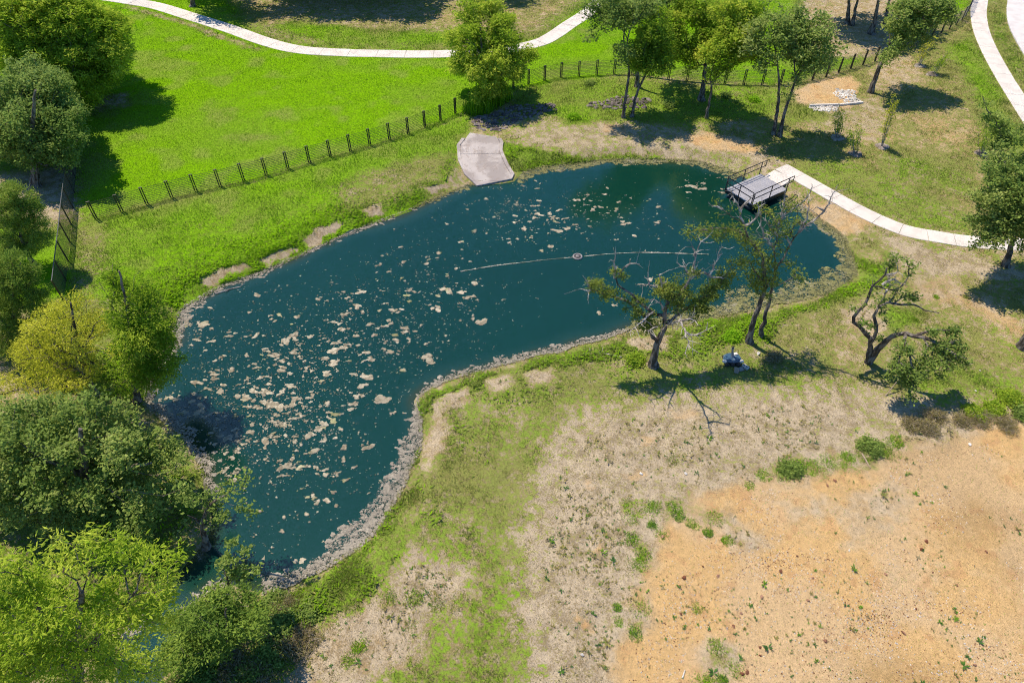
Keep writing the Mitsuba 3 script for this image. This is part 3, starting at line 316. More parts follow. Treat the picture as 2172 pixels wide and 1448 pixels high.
                            (-36.53, 47.28, 2.54, 0.79), (-38.73, 53.71, 6.79, 1.35), (-35.04, 49.96, 3.29, 1.2), (-36.0, 51.33, 2.56, 1.23), (-33.39, 47.6, 4.55, 1.03), (-35.05, 48.13, 2.25, 0.96),
                            (-36.5, 50.11, 1.8, 1.0), (-34.25, 47.03, 2.88, 0.84), (-35.34, 52.14, 3.98, 0.84), (-36.93, 54.49, 2.81, 0.88), (-33.75, 49.79, 5.15, 0.72)],
                  'limbs': [[(-38.33, 47.64, 0.0), (-37.16, 47.64, 2.74), (-35.61, 47.64, 5.86), (-34.37, 47.64, 8.03)]]},
           'L3': {'base': (-33.38, 37.4),
                  'blobs': [(-31.97, 37.4, 5.4, 1.24), (-31.42, 37.4, 4.57, 1.1), (-33.29, 37.4, 3.58, 1.4), (-31.89, 37.4, 3.01, 0.94), (-33.32, 37.4, 2.03, 1.24), (-31.22, 37.4, 3.46, 0.62),
                            (-33.01, 37.4, 4.87, 1.19), (-34.66, 37.4, 1.44, 1.26), (-32.85, 37.4, 1.84, 0.67), (-32.19, 37.4, 3.76, 0.93), (-31.19, 37.4, 2.62, 0.51), (-31.82, 37.4, 6.28, 0.72),
                            (-31.89, 37.4, 1.84, 0.51)],
                  'limbs': [[(-33.37, 37.4, 0.0), (-33.25, 37.4, 1.03), (-32.93, 37.4, 2.62), (-32.37, 37.4, 4.5), (-31.85, 37.4, 5.75)]]},
           'L4': {'base': (-30.5, 29.14),
                  'blobs': [(-27.3, 29.14, 6.3, 1.24), (-27.31, 29.14, 5.04, 1.22), (-28.92, 29.14, 3.69, 1.41), (-27.47, 29.14, 3.88, 0.92), (-30.33, 29.14, 1.42, 1.47), (-28.81, 29.14, 2.2, 0.95),
                            (-26.54, 29.14, 5.11, 0.55), (-29.37, 29.14, 4.77, 1.51), (-28.11, 29.14, 6.13, 1.14), (-28.32, 29.14, 3.69, 0.92), (-28.84, 29.14, 1.02, 0.85),
                            (-31.11, 29.14, -0.63, 0.99), (-27.15, 29.14, 3.33, 0.63)],
                  'limbs': [[(-30.5, 29.14, 0.0), (-29.42, 29.14, 2.2), (-28.33, 29.14, 4.41), (-27.22, 29.14, 6.46)]]},
           'L5': {'base': (-23.98, 25.62),
                  'blobs': [(-24.55, 26.6, 4.97, 1.04), (-26.14, 28.32, 3.35, 1.11), (-23.1, 25.03, 6.45, 0.88), (-22.88, 26.5, 5.91, 0.96), (-25.69, 25.4, 4.03, 0.93), (-27.96, 27.65, 1.81, 1.01),
                            (-25.12, 24.84, 4.61, 0.82), (-25.14, 25.37, 3.15, 1.23), (-27.1, 27.34, 1.99, 1.32), (-24.44, 24.66, 3.9, 1.07), (-27.34, 25.41, 1.78, 0.78), (-23.73, 25.94, 4.02, 1.04),
                            (-24.74, 27.04, 2.92, 1.09), (-22.47, 24.56, 5.4, 0.89), (-22.47, 26.44, 4.78, 0.8), (-23.39, 27.51, 3.75, 0.84), (-21.25, 24.99, 6.16, 0.68), (-22.12, 26.84, 5.02, 0.59),
                            (-24.99, 25.08, 1.7, 0.83), (-26.44, 26.53, 1.73, 0.88), (-23.47, 23.55, 3.29, 0.7), (-21.18, 25.34, 4.09, 0.52), (-23.35, 27.94, 1.55, 0.58), (-20.53, 24.57, 4.88, 0.46),
                            (-25.24, 26.07, 4.96, 0.75), (-27.1, 27.99, 3.11, 0.81), (-24.51, 25.32, 5.67, 0.66), (-23.29, 25.66, 3.03, 0.77), (-24.8, 27.33, 1.69, 0.82), (-22.19, 24.45, 4.3, 0.66),
                            (-22.39, 24.83, 2.79, 0.53), (-23.97, 26.59, 1.54, 0.57), (-21.87, 24.26, 3.42, 0.47), (-26.42, 24.92, 1.64, 0.74), (-28.42, 24.73, 1.68, 0.8), (-24.66, 26.3, 4.03, 0.77),
                            (-25.95, 27.68, 2.67, 0.81), (-23.64, 25.22, 5.1, 0.66), (-23.95, 24.99, 1.57, 0.62), (-24.97, 26.06, 1.59, 0.65), (-22.49, 23.47, 3.2, 0.53)],
                  'limbs': [[(-23.98, 25.62, 0.0), (-23.87, 25.62, 1.06), (-23.6, 25.62, 2.51), (-23.2, 25.62, 3.99), (-22.69, 25.62, 5.56), (-22.14, 25.62, 7.19)],
                            [(-23.69, 25.62, 2.32), (-24.54, 25.62, 2.51), (-25.56, 25.62, 3.07)], [(-23.26, 25.62, 3.63), (-22.28, 25.62, 4.7), (-21.39, 25.62, 5.89)],
                            [(-23.77, 25.62, 1.54), (-24.99, 25.62, 0.94), (-25.96, 25.62, 1.14)]]},
           'L6': {'base': (-21.7, 25.48),
                  'blobs': [(-19.86, 26.33, 7.57, 0.84), (-18.92, 26.5, 7.83, 0.76), (-20.18, 27.1, 8.26, 0.43), (-18.87, 26.01, 6.84, 1.08), (-18.29, 25.52, 5.99, 0.97), (-19.54, 25.29, 5.02, 1.23),
                            (-20.28, 26.24, 4.08, 1.28), (-19.13, 24.76, 5.54, 1.08), (-18.01, 25.18, 4.95, 0.73), (-18.93, 24.83, 3.54, 1.0), (-20.0, 25.57, 6.1, 0.84), (-20.77, 26.56, 5.18, 0.88),
                            (-19.79, 25.3, 6.35, 0.75), (-18.05, 24.21, 3.3, 0.49), (-20.17, 24.45, 3.94, 0.94), (-19.59, 24.67, 2.98, 0.96), (-20.49, 26.07, 6.78, 0.53), (-19.38, 24.55, 2.74, 0.76),
                            (-20.31, 26.54, 7.96, 0.52), (-19.66, 26.42, 6.48, 0.74), (-17.76, 24.76, 3.97, 0.59), (-21.2, 24.06, 2.13, 0.6), (-18.83, 26.29, 6.59, 0.73)],
                  'limbs': [[(-21.7, 25.48, -0.0), (-20.76, 25.48, 2.47), (-19.91, 25.48, 5.01), (-19.19, 25.48, 7.63), (-18.82, 25.48, 9.27)],
                            [(-20.76, 25.48, 2.47), (-19.28, 25.48, 3.95), (-18.26, 25.48, 5.01)]]},
           'L7': {'base': (-21.13, 18.29),
                  'blobs': [(-21.54, 19.88, 5.15, 1.14), (-19.56, 19.84, 5.65, 1.0), (-18.65, 20.22, 4.53, 0.98), (-22.49, 18.93, 4.06, 1.31), (-24.89, 20.96, 2.07, 1.46), (-21.42, 18.04, 5.28, 1.13),
                            (-20.45, 19.08, 3.85, 1.33), (-23.23, 21.68, 2.1, 1.51), (-19.54, 18.23, 5.02, 1.14), (-18.33, 19.09, 3.67, 1.16), (-19.85, 20.67, 1.95, 1.25), (-17.25, 17.97, 5.21, 0.98),
                            (-17.17, 19.75, 2.94, 1.0), (-15.87, 18.5, 2.8, 0.8), (-22.54, 18.38, 1.94, 1.24), (-24.37, 19.87, 2.0, 1.34), (-20.79, 16.95, 3.77, 1.03), (-20.12, 18.18, 1.93, 1.22),
                            (-21.63, 19.55, 1.99, 1.31), (-18.92, 17.1, 3.35, 1.04), (-17.92, 17.93, 1.83, 1.05), (-20.13, 20.14, 1.91, 1.18), (-16.76, 16.77, 3.09, 0.88), (-23.76, 17.62, 1.88, 1.14),
                            (-26.54, 19.68, 1.96, 1.27), (-22.85, 16.95, 2.21, 0.98), (-24.72, 18.84, 3.07, 1.57), (-26.49, 20.19, 2.21, 1.68), (-23.26, 17.73, 4.66, 1.33), (-17.83, 17.79, 1.68, 0.8),
                            (-19.27, 19.23, 1.72, 0.86), (-16.22, 16.19, 2.25, 0.65), (-19.8, 17.61, 1.77, 0.94), (-21.48, 19.11, 1.81, 1.02), (-18.18, 16.18, 1.67, 0.78), (-15.94, 17.96, 1.58, 0.64),
                            (-17.76, 20.02, 1.63, 0.71), (-14.74, 16.61, 3.55, 0.53), (-22.66, 19.42, 5.88, 0.93), (-24.65, 17.7, 1.77, 0.96), (-22.0, 17.3, 1.78, 0.97), (-23.62, 18.57, 1.83, 1.05),
                            (-21.11, 16.6, 1.7, 0.84), (-20.12, 17.2, 1.79, 0.98), (-21.57, 18.44, 1.83, 1.05), (-19.1, 16.33, 1.7, 0.84), (-18.41, 17.09, 1.68, 0.79), (-20.41, 18.95, 1.73, 0.88),
                            (-17.33, 16.09, 1.6, 0.67), (-26.32, 17.51, 1.78, 0.97), (-17.25, 17.18, 1.54, 0.57)],
                  'limbs': [[(-21.13, 18.29, 0.01), (-20.23, 18.29, 2.31), (-19.44, 18.29, 4.59), (-18.77, 18.29, 6.32)], [(-20.41, 18.29, 1.91), (-18.67, 18.29, 3.1), (-16.62, 18.29, 3.85)],
                            [(-20.12, 18.29, 2.71), (-21.18, 18.29, 3.85), (-21.72, 18.29, 4.94)]]},
           'L8': {'base': (-14.85, 16.36),
                  'blobs': [(-13.75, 16.36, 3.75, 0.58), (-12.43, 16.36, 4.51, 0.53), (-12.31, 16.36, 2.97, 0.42), (-13.9, 16.36, 1.96, 0.56), (-15.41, 16.36, 0.89, 0.62), (-11.98, 16.36, 4.51, 0.37),
                            (-11.32, 16.36, 5.41, 0.24), (-13.1, 16.36, 3.17, 0.51), (-11.89, 16.36, 2.57, 0.21)],
                  'limbs': [[(-14.85, 16.36, 0.0), (-14.29, 16.36, 1.75), (-13.46, 16.36, 3.37), (-12.5, 16.36, 4.13)], [(-14.29, 16.36, 1.75), (-14.67, 16.36, 2.57)]]},
           'L9': {'base': (-17.57, 9.06),
                  'blobs': [(-14.04, 9.41, 11.38, 0.63), (-12.91, 9.67, 11.72, 0.6), (-12.08, 9.81, 11.22, 0.62), (-11.26, 9.9, 10.56, 0.6), (-10.7, 9.15, 10.25, 0.45), (-11.61, 8.98, 9.84, 0.62),
                            (-12.94, 9.11, 9.87, 0.77), (-14.85, 9.2, 8.65, 0.8), (-15.8, 9.78, 7.29, 0.85), (-13.39, 8.29, 10.75, 0.65), (-15.64, 9.24, 9.07, 0.73), (-16.7, 9.87, 7.65, 0.78),
                            (-14.35, 8.48, 10.8, 0.61), (-15.81, 8.48, 7.07, 0.86), (-17.34, 9.3, 4.86, 0.94), (-14.43, 7.74, 9.08, 0.71), (-14.01, 8.33, 7.68, 0.84), (-12.59, 8.55, 8.78, 0.56),
                            (-17.47, 8.4, 5.16, 0.82), (-15.47, 8.09, 5.64, 0.79), (-11.36, 8.86, 9.27, 0.37), (-16.51, 8.68, 8.11, 0.9), (-18.17, 9.55, 5.91, 0.99), (-15.18, 7.98, 9.87, 0.74),
                            (-15.57, 9.39, 10.82, 0.69), (-17.2, 10.38, 8.81, 0.77), (-14.61, 8.81, 12.01, 0.59), (-13.84, 9.54, 10.21, 0.66), (-12.46, 9.8, 9.67, 0.65), (-14.91, 9.57, 9.51, 0.59),
                            (-16.05, 10.3, 7.95, 0.64), (-13.74, 8.82, 11.12, 0.49), (-14.31, 9.11, 8.14, 0.66), (-16.07, 10.23, 5.45, 0.75), (-13.33, 8.48, 9.64, 0.56), (-13.84, 8.53, 6.52, 0.62),
                            (-15.69, 8.99, 7.68, 0.68), (-17.13, 9.82, 5.63, 0.74), (-14.49, 8.31, 9.39, 0.56), (-17.08, 8.59, 6.37, 0.79), (-18.73, 9.41, 4.09, 0.86), (-15.93, 8.01, 7.96, 0.66),
                            (-14.84, 8.18, 5.36, 0.64), (-10.53, 9.57, 11.06, 0.36), (-10.3, 9.26, 10.8, 0.31), (-11.41, 9.97, 11.71, 0.36), (-12.44, 10.02, 11.91, 0.35), (-12.2, 9.0, 9.1, 0.53),
                            (-11.09, 9.21, 8.96, 0.45), (-10.91, 9.5, 9.16, 0.33), (-12.18, 8.9, 7.15, 0.53), (-12.82, 8.57, 6.0, 0.58), (-10.98, 9.96, 9.82, 0.38), (-11.76, 9.02, 8.0, 0.43),
                            (-10.22, 9.53, 10.7, 0.3), (-10.76, 8.75, 9.01, 0.32), (-11.84, 8.33, 6.25, 0.4), (-10.34, 9.93, 10.95, 0.34)],
                  'limbs': [[(-17.56, 9.06, 0.02), (-15.78, 9.06, 4.17), (-14.01, 9.06, 7.9), (-12.66, 9.06, 10.6)], [(-15.37, 9.06, 5.07), (-12.87, 9.06, 8.26), (-11.06, 9.06, 10.6)],
                            [(-14.98, 9.06, 5.93), (-14.8, 9.06, 8.62), (-14.11, 9.06, 10.91)]]},
           'L10': {'base': (-15.88, 9.6),
                   'blobs': [(-14.51, 9.6, 4.05, 0.49), (-13.81, 9.6, 4.72, 0.31), (-15.54, 9.6, 2.63, 0.43), (-15.08, 9.6, 2.13, 0.37), (-14.0, 9.6, 3.59, 0.42), (-14.2, 9.6, 2.13, 0.4),
                             (-15.16, 9.6, 1.09, 0.49)],
                   'limbs': [[(-15.88, 9.6, -0.0), (-15.11, 9.6, 2.13), (-14.48, 9.6, 4.05)]]},
           'L11': {'base': (-12.94, 13.35),
                   'blobs': [(-11.73, 13.54, 4.02, 0.47), (-11.0, 13.62, 4.17, 0.35), (-11.47, 13.24, 3.16, 0.51), (-10.48, 13.25, 3.57, 0.27), (-12.37, 13.12, 2.98, 0.35),
                             (-10.96, 13.07, 2.68, 0.39), (-11.45, 13.88, 4.55, 0.23)],
                   'limbs': [[(-12.93, 13.35, 0.01), (-12.17, 13.35, 1.87), (-11.38, 13.35, 3.57)], [(-12.17, 13.35, 1.87), (-11.69, 13.35, 3.98)]]},
           'L12': {'base': (-11.99, 11.19),
                   'blobs': [(-11.79, 11.92, 3.66, 0.6), (-10.83, 11.85, 3.37, 0.68), (-12.43, 11.52, 2.13, 0.54), (-13.22, 12.25, 1.54, 0.57), (-11.68, 10.83, 3.8, 0.45), (-11.34, 11.26, 2.3, 0.64),
                             (-12.27, 12.19, 1.62, 0.7), (-10.96, 10.88, 3.23, 0.56), (-10.05, 11.56, 3.17, 0.37), (-11.42, 11.57, 3.59, 0.67), (-12.56, 11.63, 3.01, 0.46),
                             (-13.11, 12.14, 1.83, 0.48), (-12.13, 11.23, 3.94, 0.4), (-12.99, 11.3, 1.97, 0.46), (-13.83, 12.04, 1.5, 0.49), (-12.35, 10.75, 3.34, 0.4), (-12.61, 10.77, 1.52, 0.54),
                             (-13.26, 11.32, 1.54, 0.57), (-12.37, 10.56, 1.95, 0.48), (-11.95, 11.01, 1.55, 0.58), (-12.78, 11.77, 1.57, 0.62), (-11.38, 10.48, 2.63, 0.5),
                             (-13.57, 11.14, 1.42, 0.36), (-14.19, 11.65, 1.42, 0.37), (-12.83, 10.54, 2.48, 0.31), (-10.34, 11.28, 2.48, 0.49), (-10.95, 11.94, 1.51, 0.52),
                             (-10.07, 10.99, 3.2, 0.43), (-13.32, 11.36, 2.28, 0.46), (-14.13, 12.05, 1.49, 0.48), (-12.76, 10.88, 3.44, 0.39), (-13.61, 10.48, 1.58, 0.64),
                             (-14.45, 10.37, 1.54, 0.57), (-12.99, 10.39, 1.61, 0.68)],
                   'limbs': [[(-11.98, 11.19, 0.01), (-11.43, 11.19, 2.24), (-10.87, 11.19, 4.45)]]},
           'C1': {'base': (-2.62, 62.33),
                  'blobs': [(-3.65, 64.28, 7.45, 1.49), (-1.87, 64.69, 7.63, 1.32), (-5.4, 63.43, 5.63, 0.95), (-5.61, 65.9, 4.68, 0.98), (-5.27, 61.85, 6.23, 0.83), (-3.7, 63.69, 5.53, 1.5),
                            (-3.8, 65.43, 4.86, 1.54), (-3.57, 61.39, 6.41, 1.3), (-0.6, 63.26, 5.35, 1.5), (-0.62, 65.84, 4.34, 1.56), (-0.58, 61.69, 5.96, 1.32), (1.11, 62.28, 4.72, 1.11),
                            (-1.55, 62.35, 4.01, 1.72), (-1.6, 64.4, 3.16, 1.78), (-1.5, 60.37, 4.84, 1.5), (-4.63, 61.89, 4.11, 1.33), (-4.85, 64.93, 2.84, 1.4), (-4.56, 61.05, 4.46, 1.18),
                            (0.26, 61.87, 3.26, 1.04), (0.27, 63.57, 2.52, 1.07), (0.25, 60.6, 3.81, 0.92), (-1.99, 61.19, 2.32, 1.34), (-2.03, 62.43, 2.02, 1.37), (-1.95, 59.78, 2.95, 1.18),
                            (-2.94, 59.95, 1.72, 0.87), (-0.84, 63.25, 6.72, 1.31), (-0.87, 65.33, 5.96, 1.35), (-0.83, 62.58, 6.97, 1.17), (-1.13, 60.89, 1.72, 0.87), (1.66, 61.77, 4.59, 0.63),
                            (-3.25, 61.21, 3.54, 1.03), (-3.35, 63.11, 2.72, 1.06), (-3.17, 59.74, 4.18, 0.91)],
                  'limbs': [[(-2.62, 62.33, -0.0), (-2.64, 62.33, 2.17), (-2.74, 62.33, 4.79), (-2.74, 62.33, 7.27)], [(-2.69, 62.33, 3.5), (-1.54, 62.33, 4.79), (-0.25, 62.33, 5.42)],
                            [(-2.66, 62.33, 4.36), (-3.64, 62.33, 5.63), (-4.68, 62.33, 6.05)]]}},
 'saplings': [((29.4, 52.59), (28.59, 52.59, 2.6), 0.56), ((32.19, 53.86), (31.8, 53.86, 4.64), 0.53), ((28.76, 55.34), (28.07, 55.34, 2.98), 0.63), ((42.38, 70.44), (42.77, 70.44, 3.02), 0.98),
              ((42.86, 68.5), (43.26, 68.5, 2.2), 0.67), ((40.28, 52.82), (39.62, 52.82, 2.48), 0.65)],
 'machine': (13.19, 28.23),
 'block': (13.93, 27.73),
 'slab1': (13.61, 27.57),
 'slab2': (13.33, 27.46),
 'pale': (14.98, 28.86),
 'log': [(4.29, 28.9), (5.44, 28.98), (6.64, 28.62)],
 'branch': [(-20.13, 35.03), (-19.37, 35.47), (-18.66, 35.77)],
 'stake': [(21.4, 25.48), (22.18, 26.56)],
 'plank': [(18.67, 21.53), (18.79, 20.63)],
 'pipe': [(7.09, 10.2), (7.26, 10.52)],
 'whiterock': [(2.99, 11.14), (9.06, 20.28), (24.69, 22.12), (6.72, 20.25)],
 'litter': [(27.9, 27.54), (26.9, 25.98), (19.69, 20.16), (16.07, 15.97)],
 'rocks': [(7.66, 14.17), (7.95, 14.58), (8.93, 15.16), (9.53, 14.67), (7.5, 12.9), (9.72, 12.34), (10.19, 12.92), (11.28, 13.66), (9.62, 10.37), (9.87, 10.43), (9.91, 10.52), (10.65, 11.47),
           (10.58, 11.12), (12.49, 14.88), (13.31, 13.48), (13.86, 14.55), (16.67, 19.85), (16.2, 19.59), (19.51, 16.02), (19.95, 16.44), (18.07, 13.14), (22.52, 15.85), (17.34, 14.78), (19.5, 10.71),
           (19.54, 14.85), (17.05, 12.07), (20.39, 14.24), (13.46, 15.63), (7.26, 16.61), (13.52, 11.69)],
 'tufts': [(6.81, 17.27, 0.37), (6.23, 15.75, 0.56), (6.0, 15.16, 0.52), (8.87, 17.32, 0.37), (4.72, 13.14, 0.39), (5.76, 13.03, 0.47), (8.83, 11.57, 0.37), (7.92, 18.29, 0.52), (10.01, 17.76, 0.47),
           (10.35, 16.48, 0.34), (8.21, 10.15, 0.47), (8.76, 10.15, 0.3), (20.75, 22.21, 0.6), (19.05, 21.75, 0.77), (16.24, 20.84, 0.86), (14.75, 20.84, 0.56), (13.96, 20.25, 0.56),
           (17.48, 20.84, 0.64), (8.59, 21.14, 0.43), (5.82, 18.43, 0.39), (5.91, 17.63, 0.47), (26.7, 32.55, 0.3), (25.9, 32.1, 0.3), (30.21, 34.17, 0.3), (28.17, 34.17, 0.26), (-4.46, 12.3, 0.43),
           (-7.08, 13.14, 0.52), (-7.97, 12.3, 0.56), (-3.3, 13.35, 0.34), (-4.38, 13.57, 0.52), (-6.61, 11.49, 0.47), (-6.91, 10.9, 0.43), (-9.62, 10.52, 0.73), (-9.35, 11.1, 0.56),
           (-5.45, 13.57, 0.43), (15.24, 20.84, 0.6), (14.37, 20.39, 0.47), (15.94, 20.69, 0.64), (16.78, 20.99, 0.64), (17.88, 21.29, 0.6), (18.69, 21.44, 0.64), (19.87, 21.9, 0.64),
           (20.2, 21.44, 0.52), (13.07, 20.1, 0.47), (12.19, 19.53, 0.43), (6.68, 18.16, 0.52), (8.26, 17.76, 0.47), (7.19, 16.86, 0.39), (5.78, 16.61, 0.43), (9.47, 16.86, 0.39), (4.65, 12.5, 0.39),
           (5.32, 12.09, 0.43), (7.17, 18.29, 0.43), (8.3, 13.14, 0.3), (9.38, 10.52, 0.43), (7.89, 10.0, 0.47), (13.98, 30.38, 0.64), (12.93, 31.01, 0.56), (15.42, 31.44, 0.52),
           (11.42, 29.34, 0.43)],
 'shrubs': [((26.02, 24.44), 0.55), ((27.16, 24.57), 0.51), ((28.5, 25.37), 0.51), ((28.62, 24.16), 0.6), ((19.36, 21.9), 0.51), ((14.54, 20.54), 0.37), ((5.62, 59.2), 0.46), ((13.65, 30.25), 0.41),
            ((-10.25, 12.3), 0.6), ((-10.56, 11.1), 0.69), ((-12.86, 10.15), 0.69), ((-8.93, 12.92), 0.46), ((7.7, 66.11), 0.37), ((14.93, 61.55), 0.41), ((20.73, 63.52), 0.37),
            ((23.22, 62.52), 0.41), ((7.52, 28.35), 0.32), ((-10.74, 13.46), 0.51), ((-12.33, 11.0), 0.51), ((-11.1, 10.15), 0.6), ((-9.93, 12.71), 0.46), ((-13.6, 11.49), 0.46)],
 'brush': [((22.18, 23.5), 0.6), ((23.7, 24.0), 0.64), ((25.0, 23.66), 0.55), ((-9.42, 11.39), 0.69), ((-11.2, 10.52), 0.78), ((-11.88, 10.15), 0.69), ((15.84, 28.54), 0.41), ((-10.4, 12.09), 0.6),
           ((-13.57, 10.52), 0.6), ((-10.36, 10.33), 0.64), ((-11.71, 10.9), 0.55), ((25.97, 23.76), 0.6), ((27.27, 23.5), 0.64), ((22.8, 23.11), 0.51), ((-10.03, 13.14), 0.6),
           ((-8.92, 11.89), 0.55)],
 'reeds': [(-4.45, 60.12), (-3.32, 59.57), (-2.24, 60.12), (-1.16, 61.45), (-0.05, 62.82), (-0.51, 64.03), (-2.51, 61.84), (-3.83, 61.26)],
 'tracks': [[(7.42, 12.92), (7.87, 14.01), (9.13, 15.16), (11.1, 15.99), (13.98, 16.61)], [(8.1, 12.3), (9.28, 13.79), (11.33, 15.16), (14.2, 15.87)],
            [(12.15, 10.52), (14.68, 12.09), (18.11, 12.92), (21.36, 13.14)], [(10.86, 10.15), (12.91, 11.69), (16.01, 12.92), (18.93, 13.35)], [(9.79, 12.3), (10.88, 13.35), (12.83, 14.24)],
            [(15.9, 10.0), (18.34, 11.1), (21.36, 11.49)], [(11.16, 14.46), (12.22, 15.16), (15.02, 15.63)]]}

WATER = -0.5
RS = np.random.default_rng(7)

# ---------------------------------------------------------------- materials
def bs(key, d):
    scene[key] = d
    return key

def two(d):
    return {'type': 'twosided', 'bsdf': d}

def rgb(*c):
    return {'type': 'rgb', 'value': list(c)}

def C3(*c):
    return mi.Color3f(*c)

def ground_fn(p, n, uv):
    c, w = uv.x, uv.y
    x, y = p.x, p.y
    n1 = fbm(x * 0.45, y * 0.45, 0.0, 2)
    n0 = fbm(x * 0.13, y * 0.2, 6.0, 3)
    n2 = fbm(x * 2.1, y * 2.1, 3.0, 2)
    n3 = noise(x * 7.0, y * 7.0, 5.0)
    n4 = noise(x * 19.0, y * 19.0, 8.0)
    n5 = noise(x * 41.0, y * 41.0, 9.0)
    cov = c + ((n1 - .5) * .4 + (n2 - .5) * .8 + (n3 - .5) * .75 + (n4 - .5) * .5) * (0.14 + 2.6 * c * (1 - c))
    k = smoothstep(.25, .78, cov)
    straw = mix((.425, .365, .268), (.245, .20, .125), smoothstep(.38, .72, n2 * .5 + n4 * .5))
    sand = mix((.485, .335, .160), (.475, .350, .200), smoothstep(.35, .62, n1 * .75 + n3 * .1 + .08))
    sand = mix(sand, (.40, .235, .12), (.45 * smoothstep(.62, .8, n2) * (1 - smoothstep(.45, .75, n1))))
    sand = sand * (1 - .22 * smoothstep(.5, .8, n0) + .3 * (n5 - .5))
    soil = mix(straw, sand, smoothstep(.3, .9, w + (n2 - .5) * .4))
    grass = mix((.158, .338, .006), (.172, .215, .052), dr.clip(w * 1.6 + (n1 - .5) * .4 + (n0 - .45) * .9, 0, 1))
    dry = mix((.20, .215, .058), (.28, .25, .115), n2)
    grass = mix(dry, grass, smoothstep(.45, 1.0, cov) * (1 - .35 * smoothstep(.52, .75, n1)))
    col = mix(soil, grass, k)
    q = 1 - .45 * smoothstep(.55, .95, w) * (1 - k)
    return col * (1 + q * (.3 * (n3 - .5) + .26 * (n4 - .5) + .16 * (n5 - .5))) * (1 - .45 * q * (1 - smoothstep(.12, .32, n4 * .6 + n5 * .4)))

bs('m_ground', two({'type': 'diffuse', 'reflectance': proc(ground_fn)}))

def blade_fn(p, n, uv):
    g, t = uv.x, uv.y
    a = mix((.50, .43, .325), (.37, .34, .115), smoothstep(0.0, .38, g))
    a = mix(a, (.205, .265, .065), smoothstep(.35, .66, g))
    a = mix(a, (.270, .520, .010), smoothstep(.66, 1.0, g))
    a = mix(a, (.085, .20, .06), smoothstep(1.05, 1.4, g))
    return a * (0.55 + 0.9 * t)

def leafy(key, fn, trans=.55, rough=.55, spec=.3):
    bs(key, {'type': 'principledthin', 'base_color': proc(fn), 'roughness': rough, 'diff_trans': trans, 'eta': 1.4, 'spec_trans': 0.0})

leafy('m_blade', blade_fn, .8, .8)

def tone_leaf(dark, mid, light):
    def fn(p, n, uv):
        a = mix(dark, mid, smoothstep(0, .5, uv.x))
        a = mix(a, light, smoothstep(.5, 1, uv.x))
        return a * (.6 + .8 * uv.y)
    return fn

leafy('m_oak', tone_leaf((.150, .240, .060), (.250, .365, .085), (.420, .500, .150)), .9, .45)
leafy('m_elm', tone_leaf((.180, .320, .035), (.320, .480, .048), (.530, .610, .080)), 1.0, .5)
leafy('m_cypress', tone_leaf((.185, .330, .028), (.330, .490, .042), (.560, .660, .095)), 1.0, .55)
leafy('m_gold', tone_leaf((.300, .380, .035), (.540, .580, .055), (.780, .780, .120)), 1.0, .6)
leafy('m_dense', tone_leaf((.120, .210, .050), (.210, .330, .075), (.340, .450, .130)), .9, .5)
leafy('m_pine', tone_leaf((.150, .260, .050), (.280, .410, .075), (.460, .560, .120)), .9, .5)
leafy('m_snag', tone_leaf((.135, .205, .045), (.235, .315, .062), (.430, .450, .100)), .95, .5)
leafy('m_bright', tone_leaf((.180, .400, .025), (.300, .560, .030), (.430, .640, .055)), 1.0, .6)

def bark_fn(p, n, uv):
    s = fbm(p.x * 9, p.y * 9, p.z * 2.2, 3)
    return mix((.085, .072, .062), (.26, .235, .21), smoothstep(.35, .68, s))
bs('m_bark', two({'type': 'bumpmap', 'arbitrary': proc(lambda p, n, uv: .06 * fbm(p.x * 9, p.y * 9, p.z * 2.2, 3), .01), 'bsdf': {'type': 'diffuse', 'reflectance': proc(bark_fn)}}))
def dead_fn(p, n, uv):
    s = fbm(p.x * 7, p.y * 7, p.z * 4, 3)
    return mix((.20, .18, .165), (.50, .47, .44), smoothstep(.3, .65, s))
bs('m_dead', two({'type': 'diffuse', 'reflectance': proc(dead_fn)}))

def conc_fn(base, var):
    def fn(p, n, uv):
        s = fbm(p.x * 1.3, p.y * 1.3, p.z, 4)
        t = noise(p.x * 14, p.y * 14, p.z * 14)
        e = noise(p.x * .7 + 30, p.y * .7)
        return C3(*base) * (1 - var * (smoothstep(.35, .7, s) * .7 + .25 * t + .2 * e))
    return fn
bs('m_path', two({'type': 'diffuse', 'reflectance': proc(conc_fn((.70, .67, .64), .16))}))
bs('m_road', two({'type': 'diffuse', 'reflectance': proc(conc_fn((.66, .65, .66), .12))}))
def spill_fn(p, n, uv):
    s = fbm(p.x * .8, p.y * .8, 2.0, 4)
    d = fbm(p.x * 3.1, p.y * 2.4, 7.0, 3)
    a = mix((.33, .305, .30), (.47, .445, .44), smoothstep(.35, .65, s))
    a = mix(a, (.30, .26, .24), .5 * smoothstep(.6, .75, d))
    f, sec, _ = voronoi(p.x * .38 + .7 * s, p.y * .3 + .6 * d)
    return mix(a, (.27, .23, .20), .45 * (1 - smoothstep(.004, .02, sec - f)))
bs('m_spill', two({'type': 'diffuse', 'reflectance': proc(spill_fn)}))

def water_fn(p, n, uv):
    d = uv.x
    a = fbm(p.x * .16, p.y * .16, 0, 3)
    deep = mix((.0030, .034, .025), (.0036, .040, .030), a)
    shoal = mix((.026, .044, .022), (.012, .050, .042), smoothstep(.1, .8, d))
    return mix(shoal, deep, smoothstep(.1, 1.5, d + (a - .5)))
def water_h(p, n, uv):
    return .006 * fbm(p.x * 1.1 + .4 * p.y, p.y * 1.6, 0, 2) + .001 * noise(p.x * 6, p.y * 6)
bs('m_water', two({'type': 'bumpmap', 'arbitrary': proc(water_h, .04), 'scale': .5, 'bsdf': {'type': 'roughplastic', 'diffuse_reflectance': proc(water_fn), 'int_ior': 1.66, 'alpha': .02, 'nonlinear': False}}))

